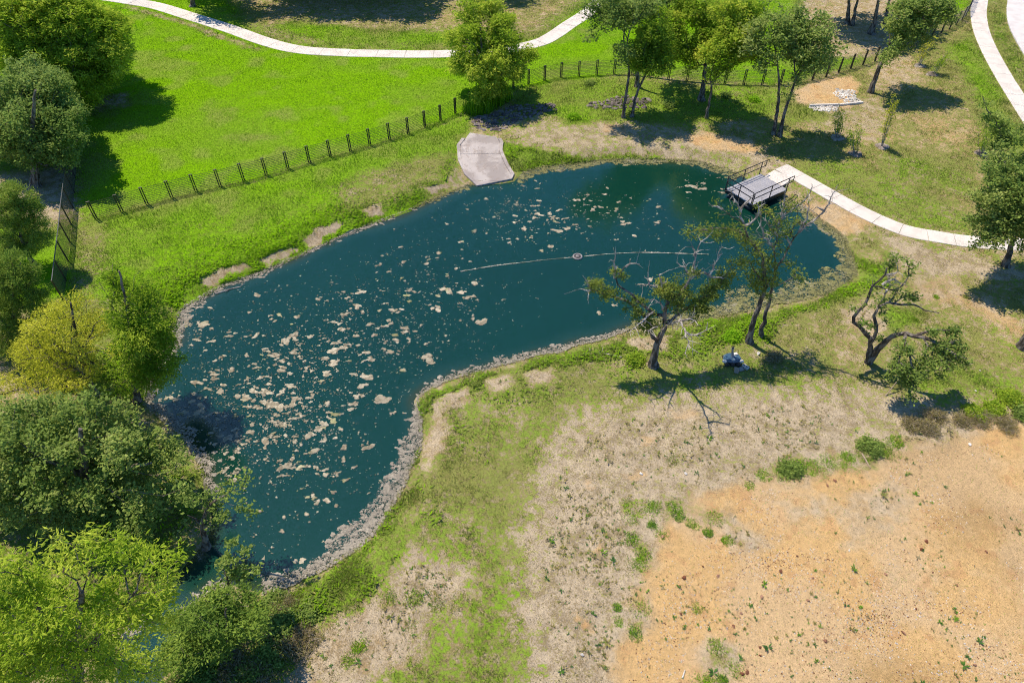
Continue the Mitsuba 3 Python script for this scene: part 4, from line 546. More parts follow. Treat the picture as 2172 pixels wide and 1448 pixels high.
def algae_fn(p, n, uv):
    s = fbm(p.x * 6, p.y * 6, 1, 3)
    a = mix((.275, .25, .185), (.44, .41, .32), smoothstep(.3, .62, s))
    g = smoothstep(.66, .8, fbm(p.x * .9, p.y * .9, 4, 2) * .75 + uv.x * .28)
    return mix(a, (.30, .33, .14), .6 * g) * (.75 + .4 * uv.y)
bs('m_algae', two({'type': 'bumpmap', 'arbitrary': proc(lambda p, n, uv: .05 * fbm(p.x * 9, p.y * 9, 0, 3), .02), 'bsdf': {'type': 'diffuse', 'reflectance': proc(algae_fn)}}))
def scum_fn(p, n, uv):
    a = mix((.34, .32, .275), (.235, .24, .11), smoothstep(.25, .75, uv.x))
    return a * (.55 + .75 * uv.y)
bs('m_scum', two({'type': 'diffuse', 'reflectance': proc(scum_fn)}))

def stone_fn(a, b):
    def fn(p, n, uv):
        c = cell_rand(p.x * 1.7, p.y * 1.7, 0)
        s = fbm(p.x * 6, p.y * 6, p.z * 6, 3)
        return mix(a, b, smoothstep(.3, .7, s * .6 + c * .4))
    return fn
bs('m_darkstone', two({'type': 'diffuse', 'reflectance': proc(stone_fn((.11, .095, .10), (.25, .225, .22)))}))
bs('m_whitestone', two({'type': 'diffuse', 'reflectance': proc(stone_fn((.50, .49, .47), (.74, .73, .70)))}))
bs('m_redstone', two({'type': 'diffuse', 'reflectance': proc(stone_fn((.17, .075, .045), (.36, .22, .15)))}))
bs('m_mulch', two({'type': 'diffuse', 'reflectance': proc(stone_fn((.20, .17, .15), (.36, .33, .30)))}))
bs('m_fence', {'type': 'roughplastic', 'diffuse_reflectance': rgb(.040, .038, .037), 'alpha': .3})
bs('m_rail', {'type': 'roughplastic', 'diffuse_reflectance': rgb(.13, .14, .15), 'alpha': .3})
def deck_fn(p, n, uv):
    return C3(.33, .34, .385) * (.86 + .2 * fbm(p.x * 3, p.y * 3, 0, 3))
bs('m_deck', two({'type': 'principled', 'base_color': proc(deck_fn), 'roughness': .55, 'specular': .4}))
bs('m_steel', {'type': 'roughplastic', 'diffuse_reflectance': rgb(.02, .021, .025), 'alpha': .25})
bs('m_rope', two({'type': 'diffuse', 'reflectance': proc(lambda p, n, uv: mix((.22, .24, .19), (.52, .50, .42), smoothstep(.3, .6, noise(p.x * 2.5, p.y * 2.5))))}))
bs('m_blackplastic', {'type': 'roughplastic', 'diffuse_reflectance': rgb(.06, .06, .065), 'alpha': .3})
bs('m_greyplastic', {'type': 'roughplastic', 'diffuse_reflectance': rgb(.30, .29, .31), 'alpha': .3})
bs('m_blue', {'type': 'principled', 'base_color': proc(lambda p, n, uv: mix((.03, .085, .16), (.16, .24, .30), smoothstep(.5, .75, fbm(p.x * 5, p.y * 5, p.z * 5, 3)))), 'roughness': .4, 'clearcoat': .5})
bs('m_white', {'type': 'roughplastic', 'diffuse_reflectance': rgb(.72, .71, .68), 'alpha': .3})
def wood_fn(p, n, uv):
    return mix((.26, .20, .14), (.50, .42, .33), fbm(p.x * 3, p.y * 3, p.z * 8, 3))
bs('m_wood', two({'type': 'diffuse', 'reflectance': proc(wood_fn)}))

# ---------------------------------------------------------------- names
count = {}
def numbered(name):
    i = count.get(name, 0)
    count[name] = i + 1
    return name if i == 0 else f'{name}_{i:03d}'

def thing(name, label, cat, group=None, kind=None):
    key = numbered(name)
    labels[key] = {'label': label, 'category': cat}
    if group: labels[key]['group'] = group
    if kind: labels[key]['kind'] = kind
    return key

def put(key, mesh, bsdf, smooth=False, uv=None, **more):
    scene[key] = ply(mesh, bsdf, smooth, uv=uv, **more)
    return key

def part(parent, name, mesh, bsdf, smooth=False, uv=None, label=None, kind=None):
    key = numbered(parent + '__' + name)
    put(key, mesh, bsdf, smooth, uv)
    if label or kind:
        labels[key] = {k: v for k, v in (('label', label), ('kind', kind)) if v}
    return key

def struct(name, mesh, bsdf, label=None, smooth=False, uv=None):
    key = numbered(name)
    if mesh is not None:
        put(key, mesh, bsdf, smooth, uv)
    labels[key] = {'kind': 'structure'}
    if label: labels[key]['label'] = label
    return key

# ---------------------------------------------------------------- geometry helpers
def box(sx, sy, sz, at=(0, 0, 0), rz=0.0, bev=0.0):
    m = trimesh.creation.box((sx, sy, sz))
    if bev:
        v = np.vstack([m.vertices * np.array([1 - 2 * bev / sx, 1 - 2 * bev / sy, 1]), m.vertices * np.array([1, 1 - 2 * bev / sy, 1 - 2 * bev / sz]), m.vertices * np.array([1 - 2 * bev / sx, 1, 1 - 2 * bev / sz])])
        m = trimesh.convex.convex_hull(v)
    if rz:
        m.apply_transform(trimesh.transformations.rotation_matrix(rz, (0, 0, 1)))
    m.apply_translation(at)
    return m

def tube(pts, rad, sides=6, cap=True):
    pts = np.asarray(pts, float)
    n = len(pts)
    rad = np.broadcast_to(np.asarray(rad, float), n)
    tan = np.gradient(pts, axis=0)
    tan /= np.linalg.norm(tan, axis=1, keepdims=True) + 1e-9
    up = np.array([0.31, 0.17, 0.93]) if abs(tan[:, 2]).mean() < .8 else np.array([1.0, .2, .1])
    a = np.cross(tan, up); a /= np.linalg.norm(a, axis=1, keepdims=True) + 1e-9
    b = np.cross(tan, a)
    ang = np.arange(sides) / sides * 2 * np.pi
    v = pts[:, None] + rad[:, None, None] * (np.cos(ang)[None, :, None] * a[:, None] + np.sin(ang)[None, :, None] * b[:, None])
    v = v.reshape(-1, 3)
    i, j = np.meshgrid(np.arange(n - 1), np.arange(sides), indexing='ij')
    p, q = i * sides + j, i * sides + (j + 1) % sides
    f = np.vstack([np.stack([p, q, q + sides], -1).reshape(-1, 3), np.stack([p, q + sides, p + sides], -1).reshape(-1, 3)])
    if cap:
        v = np.vstack([v, pts[:1], pts[-1:]])
        k = np.arange(sides)
        f = np.vstack([f, np.stack([(k + 1) % sides, k, k * 0 + n * sides], 1), np.stack([k + (n - 1) * sides, (k + 1) % sides + (n - 1) * sides, k * 0 + n * sides + 1], 1)])
    return v, f

def join(parts):
    vs, fs, at = [], [], 0
    for m in parts:
        v, f = (m.vertices, m.faces) if hasattr(m, 'vertices') else m
        vs.append(np.asarray(v)); fs.append(np.asarray(f) + at); at += len(v)
    return np.vstack(vs), np.vstack(fs)

def smoothline(pts, step):
    """Catmull-Rom through the points, resampled every step metres."""
    P = np.asarray(pts, float)
    P = np.vstack([2 * P[0] - P[1], P, 2 * P[-1] - P[-2]])
    out = []
    for i in range(1, len(P) - 2):
        t = np.linspace(0, 1, 12, endpoint=False)[:, None]
        p0, p1, p2, p3 = P[i - 1], P[i], P[i + 1], P[i + 2]
        out.append(.5 * (2 * p1 + (p2 - p0) * t + (2 * p0 - 5 * p1 + 4 * p2 - p3) * t ** 2 + (3 * p1 - p0 - 3 * p2 + p3) * t ** 3))
    out.append(P[-2:-1])
    q = np.vstack(out)
    return resample(q, step)

def resample(q, step):
    q = np.asarray(q, float)
    s = np.r_[0, np.cumsum(np.linalg.norm(np.diff(q, axis=0), axis=1))]
    m = max(2, int(round(s[-1] / step)) + 1)
    t = np.linspace(0, s[-1], m)
    return np.stack([np.interp(t, s, q[:, k]) for k in range(q.shape[1])], 1)

def signed(P, poly):
    """Signed distance (negative inside) of the points P (n,2) to the closed polygon."""
    poly = np.asarray(poly, float)
    a, b = poly, np.roll(poly, -1, 0)
    best = np.full(len(P), 1e18)
    inside = np.zeros(len(P), bool)
    for (ax, ay), (bx, by) in zip(a, b):
        ex, ey = bx - ax, by - ay
        t = np.clip(((P[:, 0] - ax) * ex + (P[:, 1] - ay) * ey) / (ex * ex + ey * ey + 1e-12), 0, 1)
        best = np.minimum(best, (P[:, 0] - ax - t * ex) ** 2 + (P[:, 1] - ay - t * ey) ** 2)
        c = (ay > P[:, 1]) != (by > P[:, 1])
        with np.errstate(divide='ignore', invalid='ignore'):
            inside ^= c & (P[:, 0] < (bx - ax) * (P[:, 1] - ay) / (by - ay + 1e-300) + ax)
    d = np.sqrt(best)
    return np.where(inside, -d, d)

def line_dist(P, line):
    best = np.full(len(P), 1e18)
    line = np.asarray(line, float)
    for (ax, ay), (bx, by) in zip(line[:-1], line[1:]):
        ex, ey = bx - ax, by - ay
        t = np.clip(((P[:, 0] - ax) * ex + (P[:, 1] - ay) * ey) / (ex * ex + ey * ey + 1e-12), 0, 1)
        best = np.minimum(best, (P[:, 0] - ax - t * ex) ** 2 + (P[:, 1] - ay - t * ey) ** 2)
    return np.sqrt(best)

def sstep(a, b, x):
    t = np.clip((x - a) / (b - a), 0, 1)
    return t * t * (3 - 2 * t)

def n2d(P, scale, seed, octaves=3):
    return meshkit.fbm(np.c_[np.asarray(P)[:, :2] * scale, np.full(len(P), seed * 3.7)], octaves, seed)

# pond outline with a natural wobble
pond = resample(np.vstack([D['pond'], D['pond'][:1]]), .35)[:-1]
nrm = np.roll(pond, -1, 0) - np.roll(pond, 1, 0)
nrm = np.c_[nrm[:, 1], -nrm[:, 0]] / (np.linalg.norm(nrm, axis=1, keepdims=True) + 1e-9)
pond = pond + nrm * ((n2d(pond, .5, 3) - .5) * 1.0 + (n2d(pond, 1.7, 4) - .5) * .5)[:, None]
pond_poly = Polygon(pond).buffer(0)
paths = {k: smoothline(D[k], .5) for k in ('path_north', 'path_east')}
paths['path_dock'] = np.vstack([resample(D['path_dock'][:2], .5)[:-1], smoothline(D['path_dock'][1:], .5)])
PATHW = {'path_north': 1.9, 'path_east': 1.75, 'path_dock': 1.5}
dock = np.array(D['dock'])
spill = np.array(D['spill'])
sp_c = spill.mean(0)

def spill_z(P):
    return np.interp(P[:, 1], [48.4, 49.2, 55.8], [-.46, -.34, .12])

pond_c = resample(np.vstack([D['pond'], D['pond'][:1]]), 1.0)[:-1]
def height(P):
    P = np.asarray(P, float)[:, :2]
    near = (P[:, 0] > -35) & (P[:, 0] < 34) & (P[:, 1] > 2) & (P[:, 1] < 60)
    sd = np.full(len(P), 9.0)
    if near.any():
        sd[near] = signed(P[near], pond[::2])
    z = WATER + (-WATER) * sstep(0, 1.7, sd) - .75 * sstep(0, 1.6, -sd)
    rough = (n2d(P, .22, 11) - .5) * .22 + (n2d(P, 1.1, 12) - .5) * .16
    keep = sstep(.4, 2.5, sd)
    for k, l in paths.items():
        keep = keep * sstep(PATHW[k] / 2 + .1, PATHW[k] / 2 + 1.2, line_dist(P, l[::3]))
    ds = signed(P, spill)
    z = z + rough * np.where(sd > 0, keep, .15)
    k = 1 - sstep(.05, .9, ds)
    z = z * (1 - k) + (spill_z(P) - .08) * k
    dd = signed(P, D['road'])
    z = np.where(dd < .6, np.minimum(z, 0.0), z)
    return z

def hz(x, y):
    return float(height(np.array([[x, y]]))[0])

# ---------------------------------------------------------------- ground cover
def cover(P):
    """Ground-cover numbers at the points: how green, how warm (sand or olive)."""
    P = np.asarray(P, float)[:, :2]
    warp = np.c_[n2d(P, .35, 21) - .5, n2d(P, .35, 22) - .5] * 2.4 + np.c_[n2d(P, 1.6, 23) - .5, n2d(P, 1.6, 24) - .5] * .9
    Q = P + warp * .8
    c = np.full(len(P), .6); w = np.full(len(P), .5)
    for (cc, ww, soft, poly) in D['zones']:
        poly = np.asarray(poly)
        lo, hi = poly.min(0) - 2 * soft - 1, poly.max(0) + 2 * soft + 1
        k = np.nonzero((Q >= lo).all(1) & (Q <= hi).all(1))[0]
        if not len(k): continue
        m = 1 - sstep(-soft, soft, signed(Q[k], poly))
        c[k] = c[k] * (1 - m) + cc * m
        w[k] = w[k] * (1 - m) + ww * m
    return c, w

def axis(lo, hi, a, b, step):
    mid = np.arange(a, b + step / 2, step)
    left, right, x, d = [], [], a, step
    while x > lo:
        d = min(d * 1.12, 25); x -= d; left.append(x)
    x, d = b, step
    while x < hi:
        d = min(d * 1.12, 25); x += d; right.append(x)
    return np.r_[left[::-1], mid, right]
gx = np.concatenate([axis(-420, 420, -42, 46, .33)])
gy = np.concatenate([axis(-60, 8.5, 8.5, 8.6, .22)[:-2], np.arange(8.6, 62, .27), axis(62, 520, 62, 92, .45)])
gy = np.unique(np.round(gy, 3))
X, Y = np.meshgrid(gx, gy, indexing='ij')
GP = np.c_[X.ravel(), Y.ravel()]
GZ = height(GP)
gc, gw = cover(GP)
ni, nj = len(gx), len(gy)
ii, jj = np.meshgrid(np.arange(ni - 1), np.arange(nj - 1), indexing='ij')
a = (ii * nj + jj).ravel()
faces = np.vstack([np.c_[a, a + nj, a + nj + 1], np.c_[a, a + nj + 1, a + 1]])
struct('ground', (np.c_[GP, GZ], faces), 'm_ground', 'open ground of lawn, dry grass and orange sand around the pond', smooth=True, uv=np.c_[gc, gw])
print('ground tris', len(faces))

# ---------------------------------------------------------------- water
wp = pond_poly.buffer(.9)
b = wp.bounds
wx, wy = np.arange(b[0] - 1, b[2] + 1, .6), np.arange(b[1] - 1, b[3] + 1, .6)
X, Y = np.meshgrid(wx, wy, indexing='ij')
WP = np.c_[X.ravel(), Y.ravel()]
wd = -signed(WP, pond[::2])
ii, jj = np.meshgrid(np.arange(len(wx) - 1), np.arange(len(wy) - 1), indexing='ij')
a = (ii * len(wy) + jj).ravel()
f = np.vstack([np.c_[a, a + len(wy), a + len(wy) + 1], np.c_[a, a + len(wy) + 1, a + 1]])
f = f[(wd[f] > -1.2).all(1)]
struct('pond', (np.c_[WP, np.full(len(WP), WATER)], f), 'm_water', 'teal pond water strewn with floating algae', smooth=True, uv=np.c_[np.clip(wd, 0, 9), wd * 0])

# ---------------------------------------------------------------- paths, road
def ribbon(line, w, z1=.045, z0=-.12):
    """A slab of concrete along the centre line."""
    t = np.gradient(line, axis=0); t /= np.linalg.norm(t, axis=1, keepdims=True)
    s = np.c_[-t[:, 1], t[:, 0]] * (w / 2)
    n = len(line)
    L, R = line + s, line - s
    c = .02
    Lc, Rc = line + s * (1 - 2 * c / w), line - s * (1 - 2 * c / w)
    ring = [np.c_[L, np.full(n, z0)], np.c_[L, np.full(n, z1 - c)], np.c_[Lc, np.full(n, z1)], np.c_[Rc, np.full(n, z1)], np.c_[R, np.full(n, z1 - c)], np.c_[R, np.full(n, z0)]]
    v = np.stack(ring, 1).reshape(-1, 3)
    f = []
    for i in range(n - 1):
        for j in range(5):
            p, q = i * 6 + j, i * 6 + j + 1
            f += [[p, q, q + 6], [p, q + 6, p + 6]]
    for e in (0, (n - 1) * 6):
        f += [[e, e + k, e + k + 1] for k in range(1, 5)]
    return v, np.array(f)

def build_path(key, label, panel, w):
    line = paths[key]
    k = struct('path', None, None, label)
    s = np.r_[0, np.cumsum(np.linalg.norm(np.diff(line, axis=0), axis=1))]
    n = max(1, int(round(s[-1] / panel)))
    gap = .035
    for i in range(n):
        a, b = s[-1] * i / n + gap / 2, s[-1] * (i + 1) / n - gap / 2
        inner = s[(s > a + .05) & (s < b - .05)]
        t = np.r_[a, inner, b]
        pts = np.stack([np.interp(t, s, line[:, c]) for c in (0, 1)], 1)
        part(k, 'panel', ribbon(pts, w, .045 + .004 * math.sin(i * 2.3)), 'm_path')

build_path('path_north', 'white concrete footpath curving across the far lawn', 3.0, PATHW['path_north'])
# the dock path has a square corner: two legs butted at the corner
ln = paths['path_dock']
corner = np.array(D['path_dock'][1]); start = np.array(D['path_dock'][0])
d0 = (corner - start) / np.linalg.norm(corner - start)
kd = struct('path', None, None, 'white concrete footpath with a square corner leading from the dock to the right edge')
w0 = 1.75
q0, q1 = dock[1] + (dock[2] - dock[1]) * .06, dock[2] - (dock[2] - dock[1]) * .18
mid = (q0 + q1) / 2
part(kd, 'panel', ribbon(np.array([mid + d0 * .15, corner - d0 * .78]), np.linalg.norm(q1 - q0) * .86), 'm_path')
leg = smoothline(D['path_dock'][1:], .5)
tv = leg[1] - leg[0]; tv /= np.linalg.norm(tv)
leg = np.vstack([[corner - tv * .95], leg[1:]])
s = np.r_[0, np.cumsum(np.linalg.norm(np.diff(leg, axis=0), axis=1))]
n = int(round(s[-1] / 1.8))
for i in range(n):
    a_, b_ = s[-1] * i / n + .017, s[-1] * (i + 1) / n - .017
    t = np.r_[a_, s[(s > a_ + .05) & (s < b_ - .05)], b_]
    part(kd, 'panel', ribbon(np.stack([np.interp(t, s, leg[:, c]) for c in (0, 1)], 1), PATHW['path_dock'], .048 + .004 * math.sin(i * 1.9)), 'm_path')
build_path('path_east', 'white concrete footpath running down the far right side', 2.4, PATHW['path_east'])
rd = trimesh.creation.extrude_polygon(Polygon(smoothline(D['road'][:7], .8).tolist() + D['road'][7:]).buffer(0), .3, engine='earcut')
rd.apply_translation((0, 0, -.2))
struct('road', rd, 'm_road', 'pale concrete drive at the upper right corner')

# ---------------------------------------------------------------- grass blades, as cover nobody could count
def blades(P, h, wd, g, tone, lean=.5, seed=0):
    r = np.random.default_rng(seed)
    n = len(P)
    z = height(P)
    ang = r.uniform(0, 2 * np.pi, n)
    side = np.c_[np.cos(ang), np.sin(ang), np.zeros(n)] * (wd / 2)[:, None]
    la = r.uniform(0, 2 * np.pi, n)
    ll = h * r.uniform(.1, 1, n) * lean
    base = np.c_[P, z - .02]
    tip = base + np.c_[np.cos(la) * ll, np.sin(la) * ll, h]
    v = np.stack([base - side, base + side, tip], 1).reshape(-1, 3)
    f = np.arange(3 * n).reshape(-1, 3)
    uv = np.repeat(np.c_[g, tone], 3, 0)
    return v, f, uv

def scatter(n, seed, y0=8.5, y1=93):
    """Ground points over the land in view, denser towards the near edge."""
    r = np.random.default_rng(seed)
    u = r.uniform(0, 1, n)
    y = y0 * (y1 / y0) ** u
    y = np.where(r.uniform(0, 1, n) < .55, y, r.uniform(y0, y1, n))
    half = .53 * (y + 30) + 3
    x = r.uniform(-1, 1, n) * half
    return np.c_[x, y]

hard = [Polygon(ribbon(l, PATHW[k] + .15)[0][[*range(0, len(l) * 6, 6), *range(len(l) * 6 - 1, 0, -6)], :2]).buffer(0) for k, l in paths.items()] + [Polygon(D['spill']).buffer(.05), Polygon(D['road'])]
def off_hard(P):
    ok = np.ones(len(P), bool)
    for k, l in paths.items():
        ok &= line_dist(P, l[::2]) > PATHW[k] / 2 + .08
    ok &= signed(P, spill) > .05
    ok &= signed(P, dock) > .1
    ok &= signed(P, np.array(D['road'])) > .1
    return ok

def tufty(n, seed):
    P = scatter(n, seed)
    r = np.random.default_rng(seed + 1)
    sd = signed(P, pond[::2])
    ok = (sd > .02) & off_hard(P)
    P, sd = P[ok], sd[ok]
    c, w = cover(P)
    clump = n2d(P, .9, 31, 2)
    fine = n2d(P, 3.0, 33, 2)
    cv = c + ((clump - .5) * 1.0 + (fine - .5) * .9) * (.15 + 2.4 * c * (1 - c))
    dens = np.clip(.07 + .95 * sstep(.05, .8, cv), 0, 1)
    dens = np.where((c < .3) & (w < .5), np.maximum(dens, .5), dens)
    k = r.uniform(0, 1, len(P)) < dens
    return P[k], sd[k], c[k], w[k], cv[k], clump[k]

P, sd, c, w, cv, clump = tufty(1150000, 100)
r = np.random.default_rng(101)
n = len(P)
lush = sstep(.62, .95, cv)
g = np.where(lush > r.uniform(0, 1, n) * .8 + .1, 1.0 - .45 * np.clip(w * 1.5, 0, 1), np.where(cv > .42, .42, .12)) + r.normal(0, .1, n)
g = np.where((c < .12) & (w > .6), r.uniform(.5, 1.15, n), g)
shore = 1 - sstep(.8, 2.6, sd)
lawn = (c > .9) & (w < .12)
h = (.05 + .07 * lush + .05 * r.uniform(0, 1, n)) * (1 + .9 * (clump - .4))
h = np.where(lawn, h * .7, h) + shore * lush * r.uniform(.03, .22, n) * sstep(.35, .65, clump)
weed = (~lawn) & (c > .8) & (clump > .55)
h = np.where(weed, h * 1.3, h)
dist = np.hypot(P[:, 1], 30)
wd = (.02 + .014 * r.uniform(0, 1, n)) * np.clip(dist / 38, .8, 2.4)
tone = np.clip(.45 + .5 * (n2d(P, 1.3, 37, 2) - .5) + .35 * (n2d(P, .16, 38, 2) - .5) + r.normal(0, .13, n), .1, 1)
g = g - .5 * np.clip(n2d(P, .14, 39, 3) - .5, 0, 1) * lush
v, f, uv = blades(P, h, wd, np.clip(g, 0, 1.4), tone, .9, 102)
key = 'grass'
put(key, (v, f), 'm_blade', uv=uv)
labels[key] = {'label': 'mown and wild grass blades covering the ground around the pond', 'category': 'grass', 'kind': 'stuff'}
print('blades', n)

def clump_mesh(x, y, rad, n, hh, seed, spread=1.0, gcol=1.05, wdt=.022):
    """One ragged tuft: blades arching out of a few crowns."""
    r = np.random.default_rng(seed)
    z = hz(x, y)
    m = 4
    cx, cy = x + r.normal(0, rad * .09, m), y + r.normal(0, rad * .09, m)
    j = r.integers(0, m, n)
    sc = r.uniform(.45, 1.0, m)[j]
    a = r.uniform(0, 2 * np.pi, n); rr = rad * .55 * sc * np.sqrt(r.uniform(0, 1, n))
    b0 = np.c_[cx[j] + rr * np.cos(a), cy[j] + rr * np.sin(a), np.full(n, z - .03)]
    out = r.uniform(0, 2 * np.pi, n)
    L = hh * sc * r.uniform(.4, 1.2, n); e = r.uniform(.1, 1.0, n) * spread
    m1 = b0 + np.c_[np.cos(out) * L * .35 * e, np.sin(out) * L * .35 * e, L * .6]
    t1 = b0 + np.c_[np.cos(out) * L * e, np.sin(out) * L * e, L * (.95 - .45 * e)]
    s = np.c_[-np.sin(out), np.cos(out), out * 0] * (wdt * r.uniform(.6, 1.3, n) / 2)[:, None]
    v = np.stack([b0 - s, b0 + s, m1 - s * .8, m1 + s * .8, t1], 1).reshape(-1, 3)
    k = np.arange(n)[:, None] * 5
    f = np.vstack([k + [0, 1, 3], k + [0, 3, 2], k + [2, 3, 4]])
    uv = np.repeat(np.c_[np.clip(gcol + r.normal(0, .16, n), 0, 1.4), np.clip(r.normal(.45, .2, n), .1, 1)], 5, 0)
    return v, f, uv

ORD = 'first second third fourth fifth sixth seventh eighth ninth tenth eleventh twelfth thirteenth fourteenth fifteenth sixteenth seventeenth eighteenth nineteenth twentieth'.split() + ['twenty-first', 'twenty-second', 'twenty-third', 'twenty-fourth', 'twenty-fifth', 'twenty-sixth', 'twenty-seventh', 'twenty-eighth', 'twenty-ninth', 'thirtieth', 'thirty-first', 'thirty-second', 'thirty-third', 'thirty-fourth', 'thirty-fifth', 'thirty-sixth', 'thirty-seventh', 'thirty-eighth', 'thirty-ninth', 'fortieth', 'forty-first', 'forty-second', 'forty-third', 'forty-fourth', 'forty-fifth']
nth = {True: 0, False: 0}
for i, (x, y, rad) in enumerate(sorted(D['tufts'], key=lambda q: q[0] / (q[1] + 30))):
    sandy = y < 21 and x > 4
    loose = (i * 7 % 5) / 4
    v, f, uv = clump_mesh(x, y, rad * (1.5 + .7 * loose), int(420 - 200 * loose), .13 + .16 * rad, 300 + i, 1.0, (1.22 if sandy else .95) - .3 * loose)
    o = ORD[nth[sandy]]; nth[sandy] += 1
    k = thing('grass_clump', f'loose dark green grass tuft on bare sand or straw, {o} such tuft from the left' if sandy else f'taller green tuft standing in shorter dry grass, {o} such tuft from the left', 'grass', 'wild grass tufts on the sand' if sandy else 'wild grass tufts in dry grass')
    put(k, (v, f), 'm_blade', uv=uv)

# small weeds speckling the sand and the straw
def weeds():
    r = np.random.default_rng(55)
    P = scatter(130000, 56, 8.5, 60)
    P = P[(signed(P, pond[::2]) > 1.2) & off_hard(P)]
    c, w = cover(P)
    nz = n2d(P, .45, 57, 3)
    p = np.where(c < .3, np.where(w > .6, sstep(.42, .75, nz) * .11, .08 + .6 * sstep(.4, .75, nz)), 0)
    P = P[r.uniform(0, 1, len(P)) < p]
    vs, fs, us, at = [], [], [], 0
    n = len(P); m = 9
    ctr = np.repeat(P, m, 0)
    a = r.uniform(0, 2 * np.pi, n * m)
    L = np.repeat(.04 + r.exponential(.035, n), m) * r.uniform(.5, 1.2, n * m)
    z = np.repeat(height(P), m)
    b0 = np.c_[ctr, z + .01]
    tip = b0 + np.c_[np.cos(a) * L, np.sin(a) * L, L * r.uniform(.2, .9, n * m)]
    s = np.c_[-np.sin(a), np.cos(a), a * 0] * (L * .16)[:, None]
    midp = (b0 + tip) / 2 + [0, 0, .02]
    v = np.stack([b0, midp - s, midp + s, tip], 1).reshape(-1, 3)
    k = np.arange(n * m)[:, None] * 4
    f = np.vstack([k + [0, 1, 2], k + [1, 3, 2]])
    g = np.repeat(np.where(r.uniform(0, 1, n) < np.where(cover(P)[1] > .6, .6, .25), r.uniform(1.2, 1.4, n), r.uniform(.1, .55, n)), m)
    return v, f, np.repeat(np.c_[g, np.clip(np.repeat(np.where(g[::m] < .6, r.uniform(.1, .7, n), .42), m) + r.normal(0, .1, n * m), .02, 1)], 4, 0)
v, f, uv = weeds()
put('weeds', (v, f), 'm_blade', uv=uv)
labels['weeds'] = {'label': 'tiny weeds speckling the bare sand and dead grass', 'category': 'weeds', 'kind': 'stuff'}

def bank_weeds():
    """Knee-high bright weeds on the banks."""
    r = np.random.default_rng(61)
    P = scatter(900000, 62, 9, 62)
    sd = signed(P, pond[::2])
    ok = (sd > .1) & (sd < 4.5) & off_hard(P)
    P, sd = P[ok], sd[ok]
    c, w = cover(P)
    nz = n2d(P, .8, 63, 2)
    p = sstep(.7, .92, c) * sstep(.3, .6, nz) * (1 - sstep(1.5, 4.5, sd))
    k = r.uniform(0, 1, len(P)) < p
    P, nz, w = P[k], nz[k], w[k]
    n = len(P)
    h = .08 + .34 * sstep(.4, .75, nz) * r.uniform(.3, 1, n)
    z = height(P)
    a = r.uniform(0, 2 * np.pi, n)
    L = r.uniform(.06, .16, n)
    ctr = np.c_[P, z + h * r.uniform(.3, 1, n)]
    d = np.c_[np.cos(a), np.sin(a), r.uniform(-.5, .9, n)] * L[:, None]
    s = np.c_[-np.sin(a), np.cos(a), r.uniform(-.3, .3, n)] * (L * .3)[:, None]
    v = np.stack([ctr - d, ctr - s, ctr + s, ctr + d], 1).reshape(-1, 3)
    k = np.arange(n)[:, None] * 4
    f = np.vstack([k + [0, 1, 2], k + [1, 3, 2]])
    tone = np.clip(r.normal(.5, .16, n), .1, 1)
    return v, f, np.repeat(np.c_[np.clip(1.02 - .5 * w + r.normal(0, .1, n), .2, 1.2), tone], 4, 0)
v, f, uv = bank_weeds()
print('bank weeds', len(f))
put('bank_weeds', (v, f), 'm_blade', uv=uv)
labels['bank_weeds'] = {'label': 'bright green waterside weeds crowding the banks of the pond', 'category': 'weeds', 'kind': 'stuff'}

# ---------------------------------------------------------------- trees
def grow(rng, tips, trunk, alpha=.45):
    """Joins every tip to the nearest limb or earlier tip, preferring short ways to the root. Returns nodes, parents."""
    nodes = [np.asarray(t) for t in trunk['nodes']]
    N0 = len(nodes)
    par = list(trunk['par'])
    plen = list(trunk['plen'])
    ok = trunk['ok']
    pts = np.asarray(tips)
    cost = np.full(len(pts), 1e9); who = np.zeros(len(pts), int)
    for i in range(N0):
        if not ok[i]: continue
        d = np.linalg.norm(pts - nodes[i], axis=1)
        cc = d + alpha * plen[i] + .8 * np.maximum(0, nodes[i][2] - pts[:, 2] - .3)
        k = cc < cost
        cost[k], who[k] = cc[k], i
    left = np.ones(len(pts), bool)
    for _ in range(len(pts)):
        j = int(np.argmin(np.where(left, cost, 1e12)))
        left[j] = False
        i = who[j]
        d = np.linalg.norm(pts[j] - nodes[i])
        src, L = i, plen[i]
        if d > .9:                       # a bowed twig gets a middle node
            mid = (pts[j] + nodes[i]) / 2 + rng.normal(0, .08 * d, 3) + [0, 0, -.04 * d]
            nodes.append(mid); par.append(src); plen.append(L + d / 2); src = len(nodes) - 1
        nodes.append(pts[j]); par.append(src); plen.append(L + d)
        q = len(nodes) - 1
        dd = np.linalg.norm(pts - pts[j], axis=1)
        cc = dd + alpha * plen[q]
        k = left & (cc < cost)
        cost[k], who[k] = cc[k], q
    return np.array(nodes), np.array(par)

